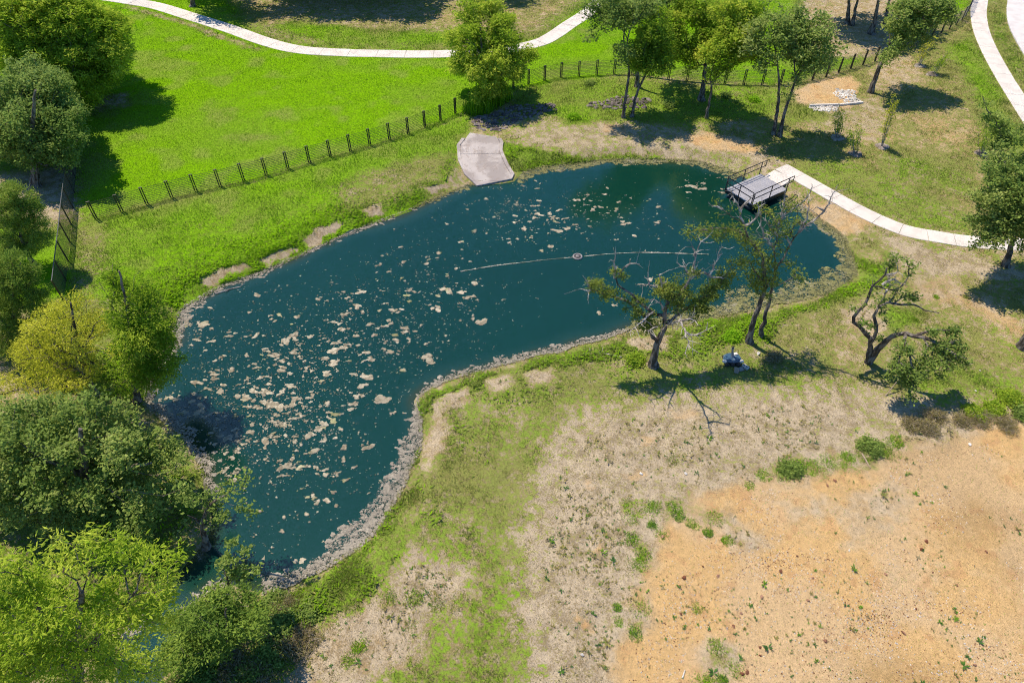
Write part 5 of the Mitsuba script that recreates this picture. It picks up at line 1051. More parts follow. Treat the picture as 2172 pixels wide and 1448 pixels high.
def wood(nodes, par, n_fixed, fixed_r, r_tip, r_max):
    cnt = np.zeros(len(nodes))
    has = np.zeros(len(nodes), bool); has[par[par >= 0]] = True
    for i in range(len(nodes) - 1, -1, -1):
        if not has[i] or cnt[i] == 0: cnt[i] = max(cnt[i], 1)
        if par[i] >= 0: cnt[par[i]] += cnt[i]
    r = np.minimum(r_tip * cnt ** .5, r_max)
    r[:n_fixed] = np.maximum(fixed_r, np.minimum(r[:n_fixed], fixed_r * 1.15))
    i = np.nonzero(par >= 0)[0]; p = par[i]
    rp = np.minimum(r[p], np.where(p < n_fixed, r[i] * 1.5, r[i] * 1.9)); ri = r[i]
    keep = ~((i < n_fixed))
    i, p, rp, ri = i[keep], p[keep], rp[keep], ri[keep]
    d = nodes[i] - nodes[p]
    d /= np.linalg.norm(d, axis=1, keepdims=True) + 1e-9
    up = np.where(abs(d[:, 2:]) < .9, [[0, 0, 1.0]], [[1.0, 0, 0]])
    a = np.cross(d, up); a /= np.linalg.norm(a, axis=1, keepdims=True) + 1e-9
    b = np.cross(d, a)
    S = 4
    ang = np.arange(S) / S * 2 * np.pi
    ring = np.cos(ang)[None, :, None] * a[:, None] + np.sin(ang)[None, :, None] * b[:, None]
    v0 = nodes[p][:, None] + ring * rp[:, None, None]
    v1 = nodes[i][:, None] + ring * ri[:, None, None]
    v = np.concatenate([v0, v1], 1).reshape(-1, 3)
    k = np.arange(len(i))[:, None] * 2 * S
    f = []
    for j in range(S):
        q = (j + 1) % S
        f += [k + [j, q, q + S], k + [j, q + S, j + S]]
    return v, np.vstack(f)

def leaves(rng, ctr, out, n_each, spread, size, aspect=.5, droop=0.0, flat=.5, frond=False, tone=None, tri=False):
    """Leaf blades round each twig tip, each a folded diamond (or a narrow frond)."""
    n = len(ctr) * n_each
    c = np.repeat(ctr, n_each, 0) + rng.normal(0, 1, (n, 3)) * spread * [1, 1, .75]
    o = np.repeat(out, n_each, 0)
    d = rng.normal(0, 1, (n, 3)) + o * (1.4 if frond else .6)
    d[:, 2] = d[:, 2] * (1 - flat) - droop
    d /= np.linalg.norm(d, axis=1, keepdims=True) + 1e-9
    up = rng.normal(0, .55, (n, 3)) + [0, 0, 1]
    s = np.cross(d, up); s /= np.linalg.norm(s, axis=1, keepdims=True) + 1e-9
    L = size * rng.uniform(.6, 1.35, n)
    d = d * (L / 2)[:, None]; s = s * (L * aspect / 2)[:, None]
    nn = np.cross(d, s); nn /= np.linalg.norm(nn, axis=1, keepdims=True) + 1e-9
    if tri:
        v = np.stack([c - d + s * .8, c - d * .6 - s, c + d], 1).reshape(-1, 3)
        f = np.arange(3 * n).reshape(-1, 3); m = 3
    else:
        fold = nn * (L * .08)[:, None]
        v = np.stack([c - d, c - s + fold, c + d, c + s + fold], 1).reshape(-1, 3)
        k = np.arange(n)[:, None] * 4
        f = np.vstack([k + [0, 1, 2], k + [0, 2, 3]]); m = 4
    t = np.repeat(tone if tone is not None else np.full(len(ctr), .5), n_each)
    uv = np.c_[np.clip(t + rng.normal(0, .14, n), 0, 1), np.clip(rng.normal(.5, .16, n), .05, 1)]
    return v, f, np.repeat(uv, m, 0)

SP = {   # bsdf, twig spacing, leaves per twig, spread, size, aspect, droop, flat, frond, one triangle per leaf
    'oak': ('m_oak', .50, 46, .20, .18, .62, 0.0, .45, False, False),
    'farok': ('m_oak', .60, 30, .25, .25, .70, 0.0, .45, False, True),
    'shade': ('m_oak', 1.05, 30, .40, .40, .70, 0.0, .45, False, True),
    'elm': ('m_elm', .55, 40, .24, .25, .6, .1, .45, False, True),
    'dense': ('m_dense', .58, 46, .25, .24, .7, 0.0, .4, False, True),
    'cypress': ('m_cypress', .42, 60, .19, .16, .32, .35, .5, True, False),
    'farcypress': ('m_cypress', .60, 38, .25, .36, .34, .3, .5, True, True),
    'c1': ('m_cypress', .52, 44, .23, .32, .36, .3, .5, True, True),
    'gold': ('m_gold', .40, 30, .17, .17, .24, .2, .5, True, False),
    'green': ('m_cypress', .38, 40, .18, .18, .30, .25, .5, True, False),
    'pine': ('m_pine', .44, 62, .16, .24, .13, -.2, .1, True, False),
    'snag': ('m_snag', .34, 38, .15, .15, .45, .1, .4, False, False),
    'snag2': ('m_snag', .36, 23, .17, .15, .45, .1, .4, False, False),
    'scrubc': ('m_oak', .30, 22, .14, .16, .6, 0.0, .4, False, False),
    'willow': ('m_pine', .38, 50, .19, .17, .34, .2, .45, True, False),
    'scrub': ('m_oak', .36, 24, .15, .17, .6, 0.0, .4, False, False),
}
leafcount = 0
def make_tree(tid, name, label, sp, r_base, seed, cat='tree', shell=.55, group=None, tone0=.5, thin=1.0, rt=.011):
    global leafcount
    t = D['trees'][tid]
    rng = np.random.default_rng(seed)
    mat, gap, per, spread, size, aspect, droop, flat, frond, tri = SP[sp]
    key = thing(name, label, cat, group)
    bx_, by_ = t['base']
    z0 = hz(bx_, by_) - .12
    # trunk and limbs
    nodes, par, plen, ok, rad, tubes = [], [], [], [], [], []
    for li, L in enumerate(t['limbs']):
        L = np.array(L)
        if li == 0: L[0] = (bx_, by_, z0)
        q = resample(smoothline(L, .3), .45)
        lens = np.r_[0, np.cumsum(np.linalg.norm(np.diff(q, axis=0), axis=1))]
        if li == 0:
            r = r_base * (1 - .78 * (lens / lens[-1]) ** .8)
            r = r * (1 + .55 * np.exp(-lens / .35))
        else:
            dd = [np.linalg.norm(np.array(nd) - q[0]) for nd in nodes]
            k = int(np.argmin(dd)); q[0] = nodes[k]
            r = rad[k] * .8 * (1 - .75 * lens / lens[-1])
        wob = rng.normal(0, .03, q.shape); wob[0] = 0
        q = q + wob
        at = len(nodes)
        for i in range(len(q)):
            nodes.append(q[i]); rad.append(max(r[i], .02))
            par.append((at + i - 1) if i else (-1 if li == 0 else k))
            plen.append(0 if li == 0 and i == 0 else plen[par[-1]] + np.linalg.norm(q[i] - np.array(nodes[par[-1]])))
            ok.append(li > 0 or lens[i] > .3 * lens[-1])
        tubes.append(tube(q, np.maximum(r, .02), 8 if li == 0 else 6))
    trunk = dict(nodes=nodes, par=par, plen=plen, ok=ok)
    # twig tips spread through the crown's lobes, more in the shell
    tips, outs, tn = [], [], []
    ctr0 = np.mean([b[:3] for b in t['blobs']], 0)
    for bb in t['blobs']:
        br = bb[3]
        m = max(3, int(thin * 4.19 * br ** 3 / gap ** 3 * .62 + 2.2 * (br / gap) ** 2))
        d = rng.normal(0, 1, (m, 3)); d /= np.linalg.norm(d, axis=1, keepdims=True)
        rr = br * (shell + (1 - shell) * rng.uniform(0, 1, m) ** .5) * np.where(rng.uniform(0, 1, m) < .75, 1, rng.uniform(.1, 1, m))
        p = np.array(bb[:3]) + d * rr[:, None] * [1, 1, .85]
        kk = p[:, 2] > .5
        tips.append(p[kk]); outs.append(d[kk]); tn.append(np.full(kk.sum(), tone0 + rng.normal(0, .13)))
    tips, outs, tn = np.vstack(tips), np.vstack(outs), np.concatenate(tn)
    # thin out tips that crowd each other
    cell = np.floor(tips / (gap * .62)).astype(int)
    _, first = np.unique(cell, axis=0, return_index=True)
    tips, outs, tn = tips[first], outs[first], tn[first]
    clum = .5 * meshkit.fbm(tips * .5, 2, seed) + .5 * meshkit.fbm(tips * 1.25, 2, seed + 5)
    keep = rng.uniform(0, 1, len(tips)) < sstep(.36, .52, clum) * .93 + .07
    tips, outs, tn, clum = tips[keep], outs[keep], tn[keep], clum[keep]
    nd, pr = grow(rng, tips, trunk)
    v, f = wood(nd, pr, len(nodes), np.array(rad), rt, r_base * .5)
    part(key, 'trunk', join(tubes + [(v, f)]), 'm_bark')
    o = outs * .7 + .5 * (tips - ctr0) / (np.linalg.norm(tips - ctr0, axis=1, keepdims=True) + 1e-9)
    v, f, uv = leaves(rng, tips, o, per, spread, size, aspect, droop, flat, frond, tn + 1.1 * (clum - .55), tri)
    leafcount += len(f)
    part(key, 'crown', (v, f), mat, uv=uv)
    for i, L in enumerate(t.get('dead', ())):
        q = resample(smoothline(np.array(L), .2), .3)
        q = q + rng.normal(0, .035, q.shape)
        m = len(q)
        tb = [tube(q, np.linspace(.075, .022, m), 5)]
        for j in range(1, m):
            for _ in range(rng.integers(1, 4)):
                dd = rng.normal(0, 1, 3) + (q[j] - q[j - 1]) / (np.linalg.norm(q[j] - q[j - 1]) + 1e-9) * .8; dd /= np.linalg.norm(dd)
                ln = rng.uniform(.2, .75)
                a1 = q[j] + dd * ln * .5 + rng.normal(0, .05, 3); a2 = a1 + (dd + rng.normal(0, .5, 3)) * ln * .5
                tb.append(tube([q[j], a1, a2], [.022, .016, .008], 3))
        part(key, 'dead_limb', join(tb), 'm_dead', label='bare silver-grey dead limb')
    return key

make_tree('A', 'snag_tree', 'half-dead tree with bare silver limbs on the near bank, its leafy boughs over the water', 'snag', .26, 1, shell=.2)
make_tree('B', 'leaning_tree', 'taller thin tree at the waterside, left trunk of the leaning pair', 'snag2', .20, 2, shell=.2)
make_tree('B2', 'leaning_tree', 'thin tree with silver dead tops, right trunk of the leaning pair', 'snag2', .15, 3, shell=.2)
make_tree('C', 'oak_tree', 'twisted forked oak with sparse leaves standing alone on dry grass right of the pond', 'scrubc', .18, 4, shell=.2, tone0=.45, rt=.015, thin=1.5)
make_tree('T4', 'oak_tree', 'broad leafy oak over the footpath at the right edge', 'oak', .24, 5, tone0=.6, shell=.3)
make_tree('T5', 'oak_tree', 'slender tree leaning left behind the broad oak at the right edge', 'oak', .12, 6, tone0=.4, shell=.2)
make_tree('T6', 'oak_tree', 'oak trunk cut off by the right edge below the footpath', 'shade', .33, 7)
make_tree('T7', 'oak_tree', 'oak leaning to the right beside the white stones, in front of the fence end', 'farok', .27, 8, tone0=.6, shell=.3)
make_tree('D1', 'oak_tree', 'left trunk of the tall twin oaks above the dock', 'farok', .19, 9, tone0=.7, shell=.3)
make_tree('D2', 'oak_tree', 'right trunk of the tall twin oaks above the dock', 'farok', .19, 10, tone0=.7, shell=.3)
make_tree('E1', 'oak_tree', 'dark tall oak reaching left over the far lawn, left of two trunks', 'farok', .18, 11, tone0=.5, shell=.3)
make_tree('E2', 'elm_tree', 'rounded leafy tree on a pale leaning trunk on the far bank', 'elm', .17, 12, tone0=.5, shell=.3)
make_tree('E3', 'oak_tree', 'tree with dark trunks by the fence behind the rounded leafy tree', 'farok', .25, 13)
make_tree('F1', 'elm_tree', 'bright leafy tree with a thick ivy-dark trunk near the fence', 'elm', .3, 14, tone0=.55, shell=.3)
make_tree('F2', 'elm_tree', 'bright leafy tree with a thin forked grey trunk standing before the thick trunk', 'elm', .15, 15, tone0=.6, shell=.3)
make_tree('G1', 'oak_tree', 'leftmost dark trunk of the shaded grove at the top edge', 'shade', .3, 16)
make_tree('G2', 'oak_tree', 'leaning trunk right beside the leftmost trunk of the shaded grove at the top edge', 'shade', .25, 17)
make_tree('G3', 'oak_tree', 'nearest flared dark trunk of the shaded grove at the top edge', 'shade', .35, 18)
make_tree('G4', 'oak_tree', 'rightmost dark trunk of the shaded grove at the top edge', 'shade', .3, 19)
make_tree('U1', 'oak_tree', 'tree whose trunk foot shows beside the far footpath at the top left', 'shade', .3, 20)
make_tree('U2', 'oak_tree', 'tree at the top edge casting the left part of the big lawn shadow', 'shade', .35, 21)
make_tree('U3', 'oak_tree', 'tree at the top edge casting the right part of the big lawn shadow', 'shade', .35, 22)
make_tree('U4', 'oak_tree', 'tree beyond the top edge casting the shadow behind the lone cypress', 'shade', .3, 23)
make_tree('L1', 'cypress_tree', 'big bright green tree filling the top left corner', 'farcypress', .38, 24, tone0=.65)
make_tree('L2', 'oak_tree', 'dense dark rounded evergreen tree at the upper left edge', 'dense', .35, 25, tone0=.7)
make_tree('L3', 'pine_tree', 'upper pine with tufted needles left of the chain link fence', 'pine', .17, 26, tone0=.55, shell=.45)
make_tree('L4', 'pine_tree', 'lower pine with tufted needles at the left edge beside the golden cypress', 'pine', .2, 27, tone0=.5, shell=.45)
make_tree('L5', 'cypress_tree', 'golden yellow feathery cypress at the left with its dark trunk showing', 'gold', .2, 28, tone0=.75, shell=.3)
make_tree('L6', 'cypress_tree', 'green feathery cypress at the left shore of the pond', 'green', .2, 29, tone0=.4, shell=.3)
make_tree('L7', 'oak_tree', 'great spreading dark oak filling the lower left edge', 'oak', .36, 30, tone0=.6)
make_tree('L8', 'oak_tree', 'low oak bough reaching over the pond right of the great spreading oak', 'scrub', .18, 31, tone0=.5, shell=.3)
make_tree('L9', 'cypress_tree', 'large bright yellow-green cypress filling the bottom left corner', 'cypress', .33, 32, tone0=.75)
make_tree('L10', 'cypress_tree', 'small drooping cypress at the bottom edge left of the narrow inlet', 'green', .1, 33, tone0=.55, shell=.3)
make_tree('L11', 'oak_tree', 'open scrubby oak standing at the mouth of the narrow inlet', 'scrub', .13, 34, tone0=.55, shell=.3)
make_tree('L12', 'willow_tree', 'bushy green willow on the right bank of the narrow inlet', 'willow', .13, 35, tone0=.3, shell=.4)
make_tree('C1', 'cypress_tree', 'lone bright cypress at the fence bend above the concrete spillway', 'c1', .24, 36, tone0=.75, shell=.3)
print('leaf tris', leafcount)

# saplings with several stems, each in a ring of mulch
SAPL = ['middle sapling of the three near the dock, short with a bushy top', 'tallest sapling leaning right, in its own mulch ring on the dry lawn', 'leftmost thin sapling below the white stones', 'yellow-leaved sapling near the end of the fence', 'small sapling right of the yellow-leaved one', 'pale sapling half hidden by the slender leaning tree at the right edge']
for i, ((bx_, by_), (tx_, ty_, tz_), rad) in enumerate(D['saplings']):
    rng = np.random.default_rng(400 + i)
    k = thing('sapling', SAPL[i], 'sapling')
    z0 = hz(bx_, by_)
    st, tips, outs = [], [], []
    for j in range(9):
        a = rng.uniform(0, 2 * np.pi); rr = rad * 1.5 * rng.uniform(.2, 1)
        top = np.array([tx_ + rr * math.cos(a) * .8, ty_ + rr * math.sin(a) * .8, tz_ * rng.uniform(.7, 1.0)])
        foot = np.array([bx_ + .12 * math.cos(a), by_ + .12 * math.sin(a), z0 - .05])
        midp = foot * .55 + top * .45 + rng.normal(0, .08, 3)
        q = smoothline([foot, midp, top], .3)
        st.append(tube(q, np.linspace(.028, .008, len(q)), 4))
        for u in np.linspace(.35, 1, 9):
            p = q[int(u * (len(q) - 1))] + rng.normal(0, .10, 3)
            if rng.uniform() < .35 + .6 * u:
                tips.append(p); outs.append(rng.normal(0, 1, 3))
    part(k, 'stem', join(st), 'm_dead')
    v, f, uv = leaves(rng, np.array(tips), np.array(outs) * .3, 13, .13, .13, .5, 0, .4, tone=np.full(len(tips), .75 if i == 3 else .45))
    part(k, 'crown', (v, f), 'm_gold' if i in (1, 3) else 'm_cypress', uv=uv)
    m = thing('mulch_ring', 'low ring of grey mulch and chips around the ' + ['bushy short sapling', 'tallest leaning sapling', 'leftmost thin sapling', 'yellow-leaved sapling', 'small sapling by the yellow one', 'pale sapling at the right edge'][i], 'mulch')
    rr_ = .62
    ang = np.linspace(0, 2 * np.pi, 40, endpoint=False)
    vv, ff = [[bx_, by_, z0 + .09]], []
    for ri, (q, h) in enumerate(((.45, .10), (.8, .08), (1.0, -.04))):
        for a in ang:
            w_ = 1 + .12 * math.sin(3 * a + i) + rng.normal(0, .05)
            vv.append([bx_ + rr_ * q * w_ * math.cos(a), by_ + rr_ * q * w_ * math.sin(a), z0 + h + rng.normal(0, .012)])
    for j in range(40):
        ff.append([0, 1 + j, 1 + (j + 1) % 40])
        for ri in range(2):
            p, q = 1 + ri * 40 + j, 1 + ri * 40 + (j + 1) % 40
            ff += [[p, p + 40, q + 40], [p, q + 40, q]]
    put(m, (np.array(vv), np.array(ff)), 'm_mulch')

# shrubs, brush and reeds
def bush(x, y, rad, name, label, mat, seed, n=90, h=1.0, tone=.5, group=None, size=.13, dry=False):
    rng = np.random.default_rng(seed)
    z0 = hz(x, y)
    k = thing(name, label, 'shrub' if not dry else 'brush', group)
    a = rng.normal(0, 1, (n, 3)); a /= np.linalg.norm(a, axis=1, keepdims=True); a[:, 2] = abs(a[:, 2])
    lob = rng.uniform(.55, 1.25, 6)
    az = ((np.arctan2(a[:, 1], a[:, 0]) / (2 * np.pi) + .5) * 6).astype(int) % 6
    tips = np.array([x, y, z0]) + a * rad * rng.uniform(.35, 1.1, (n, 1)) * lob[az][:, None] * [1.15, 1.15, h * .75]
    st = [tube([[x + rng.normal(0, .1), y + rng.normal(0, .1), z0 - .05], (t + [x, y, z0]) / 2 + rng.normal(0, .05, 3), t], [.02, .014, .006], 3) for t in tips]
    part(k, 'stem', join(st), 'm_dead' if dry else 'm_bark')
    if dry:
        v, f, uv = leaves(rng, tips, a, 14, .13, .22, .09, -.2, .2, True, tone=np.full(n, tone))
        uv = np.c_[np.repeat(rng.uniform(.02, .4, len(uv) // 4), 4), uv[:, 1] * .8]
        part(k, 'crown', (v, f), 'm_blade', uv=uv)
    else:
        v, f, uv = leaves(rng, tips, a, 34, .12, size, .55, 0, .4, tone=np.full(n, tone) + rng.normal(0, .1, n))
        part(k, 'crown', (v, f), mat, uv=uv)
SHL = ['low green shrub, leftmost of the row at the right edge', 'low green shrub, second of the row at the right edge', 'pale green shrub, third of the row at the right edge', 'dark green shrub cut off by the right edge', 'dark leafy bush at the grassy edge of the orange sand', 'small dark bush at the left end of the grassy strip on the sand', 'bright green bush beside the dark stones on the far bank', 'bright weedy bush behind the blue machine', 'dark bush on the near bank below the willow', 'dark shrub at the bottom edge right of the inlet', 'green shrub at the bottom edge beside the inlet', 'leafy bush where the near bank grass begins', 'shrub in tree shade by the far fence', 'rounded shrub in the tall grass under the far oaks', 'shrub at the fence behind the far oaks', 'bright bush at the fence right of the far oaks', 'small green bush beside the half-dead tree trunk', 'green bush right of the willow on the near bank', 'low green bush at the foot of the willow', 'leafy bush at the bottom edge between the dark brush', 'dark bush where the bright bank grass meets the willow', 'low green bush left of the willow by the inlet']
for i, ((x, y), rad) in enumerate(D['shrubs']):
    bush(x, y, max(rad, .45), 'shrub', SHL[i], 'm_bright' if i in (6, 7, 15) else ('m_elm' if i in (0, 1, 2, 16) else 'm_oak'), 500 + i, n=int(60 + 60 * rad), h=.8, tone=.6 if i < 3 else .5)
BRL = ['dark dry brush under the drooping oak bough', 'brown dry brush behind the orange sand', 'pale dry brush at the right below the shrub row', 'brown tangled brush on the near bank left of the dry grass', 'grey tangled brush at the bottom edge near the inlet', 'dark tangled brush at the bottom edge right of the green shrub', 'dry brush beside the blue machine', 'brown brush below the willow on the near bank', 'dark brush at the bottom edge, nearest the inlet', 'brown brush between the willow and the dry grass', 'grey brush in the middle of the near bank thicket', 'long brown brush right of the drooping oak bough', 'brown brush at the right edge below the shrubs', 'thin dry brush between the oak bough and the sand', 'brown brush where the thicket meets the bright bank grass', 'tall brown brush at the edge of the dry near bank']
for i, ((x, y), rad) in enumerate(D['brush']):
    bush(x, y, max(rad, .5), 'dry_brush', BRL[i], None, 600 + i, n=110, h=.7, dry=True)

rng = np.random.default_rng(77)
rp = Polygon(D['reeds']).buffer(.2)
bb = rp.bounds
pts = rng.uniform((bb[0], bb[1]), (bb[2], bb[3]), (5000, 2))
pts = pts[[rp.contains(Point(*p)) for p in pts]][:1500]
v, f, uv = blades(pts, rng.uniform(.8, 1.7, len(pts)), np.full(len(pts), .05), rng.uniform(.95, 1.3, len(pts)), rng.uniform(.25, .7, len(pts)), .25, 78)
put('reeds', (v, f), 'm_blade', uv=uv)
labels['reeds'] = {'label': 'upright dark green reeds at the foot of the lone cypress', 'category': 'reeds', 'kind': 'stuff'}

# ---------------------------------------------------------------- stones
def stone(rng, x, y, z, s, flat=.5):
    p = rng.normal(0, 1, (14, 3)); p /= np.linalg.norm(p, axis=1, keepdims=True)
    p *= rng.uniform(.8, 1.1, (14, 1))
    p *= [s * rng.uniform(.8, 1.3), s * rng.uniform(.6, 1.0), s * flat]
    a = rng.uniform(0, np.pi)
    p[:, :2] = p[:, :2] @ np.array([[math.cos(a), -math.sin(a)], [math.sin(a), math.cos(a)]])
    m = trimesh.convex.convex_hull(p)
    m.apply_translation((x, y, z))
    return m

def stone_bed(label, poly, n, s, mat, seed, flat=.4):
    rng = np.random.default_rng(seed)
    P = Polygon(poly)
    k = struct('stone_bed', None, None, label)
    bb, got = P.bounds, []
    for _ in range(6000):
        q = rng.uniform((bb[0], bb[1]), (bb[2], bb[3]))
        if P.contains(Point(*q)) and all((q[0] - g[0]) ** 2 + (q[1] - g[1]) ** 2 > (s * 1.25) ** 2 for g in got):
            got.append(q)
            if len(got) >= n: break
    Z = height(np.array(got))
    for (x, y), z in zip(got, Z):
        part(k, 'stone', stone(rng, x, y, z + s * .1, s * rng.uniform(.75, 1.25), flat), mat)
stone_bed('dark flat riprap stones laid above the concrete spillway', D['rocks1'], 150, .30, 'm_darkstone', 81)
stone_bed('dark riprap stones below the far tree trunks', D['rocks2'], 80, .32, 'm_darkstone', 82)
stone_bed('white limestone pieces spilling down to the sandy basin', D['rocks3'], 130, .17, 'm_whitestone', 83, .6)
stone_bed('white limestone pieces lining the curb of the sandy basin', D['rocks4'], 90, .16, 'm_whitestone', 84, .6)
k = thing('curb', 'white concrete curb along the sandy basin by the white stones', 'curb')
cb = np.array(D['curb'])
ck = []
for p, q in zip(cb[:-1], cb[1:]):
    m = (p + q) / 2; L = np.linalg.norm(q - p)
    ck.append(box(L - .02, .2, .3, (m[0], m[1], hz(*m) + .04), math.atan2(q[1] - p[1], q[0] - p[0]), .02))
put(k, join(ck), 'm_path')

for i, (x, y) in enumerate(D['rocks']):
    rng = np.random.default_rng(700 + i)
    k = thing('rock', 'small reddish brown rock lying on the orange sand', 'rock', 'rocks scattered on the sand')
    put(k, stone(rng, x, y, hz(x, y) + .03, rng.uniform(.07, .13), .7), 'm_redstone')
WR = ['small white rock on the dead grass at the bottom', 'small white rock in dead grass left of the sand', 'small white rock at the edge of the sand by the dry brush', 'white rock beside the other small white one in dead grass']
for i, (x, y) in enumerate(D['whiterock']):
    k = thing('white_rock', WR[i], 'rock')
    put(k, stone(np.random.default_rng(740 + i), x, y, hz(x, y) + .04, .11, .6), 'm_whitestone')
LT = ['crumpled white scrap on the grass left of the right edge', 'small white scrap above the shrub row at the right', 'small white scrap on the sand near the leafy bush', 'tiny white scrap in the middle of the weedy sand']
for i, (x, y) in enumerate(D['litter']):
    k = thing('litter', LT[i], 'litter')
    put(k, stone(np.random.default_rng(750 + i), x, y, hz(x, y) + .03, .08 if i < 2 else .06, .5), 'm_white')

def pebbles(seed, frac, track):
    rng = np.random.default_rng(seed)
    P = scatter(110000, seed + 1, 8.5, 26)
    rows = []
    for tr in D['tracks']:
        q = smoothline(tr, .05)
        rows.append(np.repeat(q, 3, 0) + rng.normal(0, track, (len(q) * 3, 2)))
    rows = np.vstack(rows)
    rows = rows[rng.uniform(0, 1, len(rows)) < n2d(rows, .8, 7) ** 1.5 * 1.1]
    c, w = cover(P)
    nz = n2d(P, .5, 93, 3)
    P = P[(c < .1) & (w > .8) & (rng.uniform(0, 1, len(P)) < sstep(.35, .7, nz) * .55)]
    P = np.vstack([P[rng.uniform(0, 1, len(P)) < frac], rows])
    n = len(P)
    base = np.array([[1, 0, 0], [-.5, .87, 0], [-.5, -.87, 0], [0, 0, .9]])
    a = rng.uniform(0, 2 * np.pi, n); s = rng.uniform(.012, .04, n) * rng.uniform(.6, 1.4, n)
    R = np.stack([np.stack([np.cos(a), -np.sin(a)], 1), np.stack([np.sin(a), np.cos(a)], 1)], 1)
    xy = np.einsum('nij,kj->nki', R, base[:, :2]) * s[:, None, None] + P[:, None]
    z = height(P)[:, None] + base[:, 2][None] * s[:, None] + .005
    v = np.concatenate([xy, z[..., None]], 2).reshape(-1, 3)
    k = np.arange(n)[:, None] * 4
    return v, np.vstack([k + [0, 1, 3], k + [1, 2, 3], k + [2, 0, 3]])
put('pebbles', pebbles(91, .42, .22), 'm_redstone')
put('gravel', pebbles(191, .6, .5), 'm_whitestone')
labels['gravel'] = {'label': 'pale chips of gravel strewn over the orange sand', 'category': 'gravel', 'kind': 'stuff'}
labels['pebbles'] = {'label': 'fine pebbles strewn over the orange sand', 'category': 'pebbles', 'kind': 'stuff'}

# ---------------------------------------------------------------- spillway
k = struct('spillway', None, None, 'cracked pale concrete spillway apron running down into the pond')
SPo = Polygon(spill)
def slab(poly, lift, thick, name, inset=0.0):
    pieces = getattr(poly, 'geoms', [poly])
    for g_ in pieces:
        m = trimesh.creation.extrude_polygon(g_, 1.0, engine='earcut')
        v = m.vertices.copy()
        v[:, 2] = spill_z(v[:, :2]) + np.where(v[:, 2] > .5, lift, lift - thick)
        part(k, name, (v, m.faces), 'm_spill')
yc = 52.9
inner = SPo.buffer(-.30)
slab(inner.intersection(shapely.box(-10, yc + .012, 10, 70)), .0, .3, 'slab')
slab(inner.intersection(shapely.box(-10, 40, 10, yc - .012)), -.012, .3, 'slab')
rim = SPo.difference(SPo.buffer(-.285)).intersection(shapely.box(-10, 40, 10, 55.2))
for g_ in (rim.intersection(shapely.box(-10, 48.95, -2.4, 70)), rim.intersection(shapely.box(-2.35, 48.95, 10, 70)), rim.intersection(shapely.box(-10, 40, 10, 48.93))):
    slab(g_, .06, .45, 'curb')

# ---------------------------------------------------------------- fences
fk = thing('rail_fence', 'long black fence of horizontal rods between paired posts crossing behind the pond', 'fence')
fl = smoothline(D['fence'], .4)
posts = resample(fl, 1.86)
zf = height(posts)
FH = 1.45
tan = np.gradient(posts, axis=0); tan /= np.linalg.norm(tan, axis=1, keepdims=True)
for (x, y), z, t in zip(posts, zf, tan):
    rz = math.atan2(t[1], t[0])
    m = join([box(.075, .08, FH + .3, (x + t[0] * s_, y + t[1] * s_, z + FH / 2 - .1), rz) for s_ in (-.075, .075)] + [box(.26, .10, .03, (x, y, z + FH + .06), rz)])
    part(fk, 'post', m, 'm_fence')
for j in range(10):
    h = .12 + j * (FH - .17) / 9
    part(fk, 'rail', tube(np.c_[posts, zf + h], .016, 4), 'm_fence')

lk = thing('chain_link_fence', 'tall black chain link fence with a grey top rail along the left of the pond', 'fence')
ll = resample(smoothline(D['link'], .4), 2.4)
zl = height(ll)
LH = 1.8
for i, ((x, y), z) in enumerate(zip(ll, zl)):
    part(lk, 'post', tube([[x, y, z - .2], [x, y, z + LH + .03]], .05, 6), 'm_fence')
part(lk, 'top_rail', tube(np.c_[ll, zl + LH], .032, 6), 'm_rail', label='grey galvanised top rail')
for i in range(len(ll) - 1):
    a, b = ll[i], ll[i + 1]
    za, zb = zl[i] + .03, zl[i + 1] + .03
    L = np.linalg.norm(b - a); ws = []
    h0 = LH - .05
    for dirn in (1, -1):
        for s0 in np.arange(-h0, L, .075):
            s1 = s0 + h0
            u0, u1 = max(s0, 0), min(s1, L)
            if u1 - u0 < .03: continue
            z0_, z1_ = (u0 - s0), (u1 - s0)
            if dirn < 0: u0, u1 = L - u0, L - u1
            pa = [*(a + (b - a) * u0 / L), za + (zb - za) * u0 / L + z0_]
            pb = [*(a + (b - a) * u1 / L), za + (zb - za) * u1 / L + z1_]
            ws.append(tube([pa, pb], .0042, 3, cap=False))
    part(lk, 'mesh_panel', join(ws), 'm_fence')

# ---------------------------------------------------------------- dock
dk = thing('dock', 'small fishing dock with grey deck and black railings at the end of the footpath', 'dock')
c0 = dock.mean(0)
ex = dock[1] - dock[0]; L1 = np.linalg.norm(ex); ex /= L1       # outward side to path side
ey = dock[2] - dock[1]; L2 = np.linalg.norm(ey); ey /= L2       # far side to near side
rz = math.atan2(ex[1], ex[0])
def at(u, v, z):
    p = c0 + ex * (u * L1 / 2) + ey * (v * L2 / 2)
    return (p[0], p[1], z)
DZ = .16
nb = 12
for i in range(nb):                      # deck boards, laid across
    v_ = -1 + 2 * (i + .5) / nb
    part(dk, 'board', box(L1 - .02, L2 / nb - .004, .035, at(0, v_, DZ - .0175), rz, .004), 'm_deck')
fr = [box(L1, .06, .3, at(0, s_ * .995, DZ - .19), rz) for s_ in (-1, 1)] + [box(.06, L2 - .12, .3, at(s_ * .995, 0, DZ - .19), rz) for s_ in (-1, 1)]
part(dk, 'frame', join(fr), 'm_steel')
fl_ = [box(1.15, L2 * .8, .5, at(u, 0, -.42), rz, .06) for u in (-.62, 0, .62)]
part(dk, 'float', join(fl_), 'm_blackplastic')
RH = 1.07
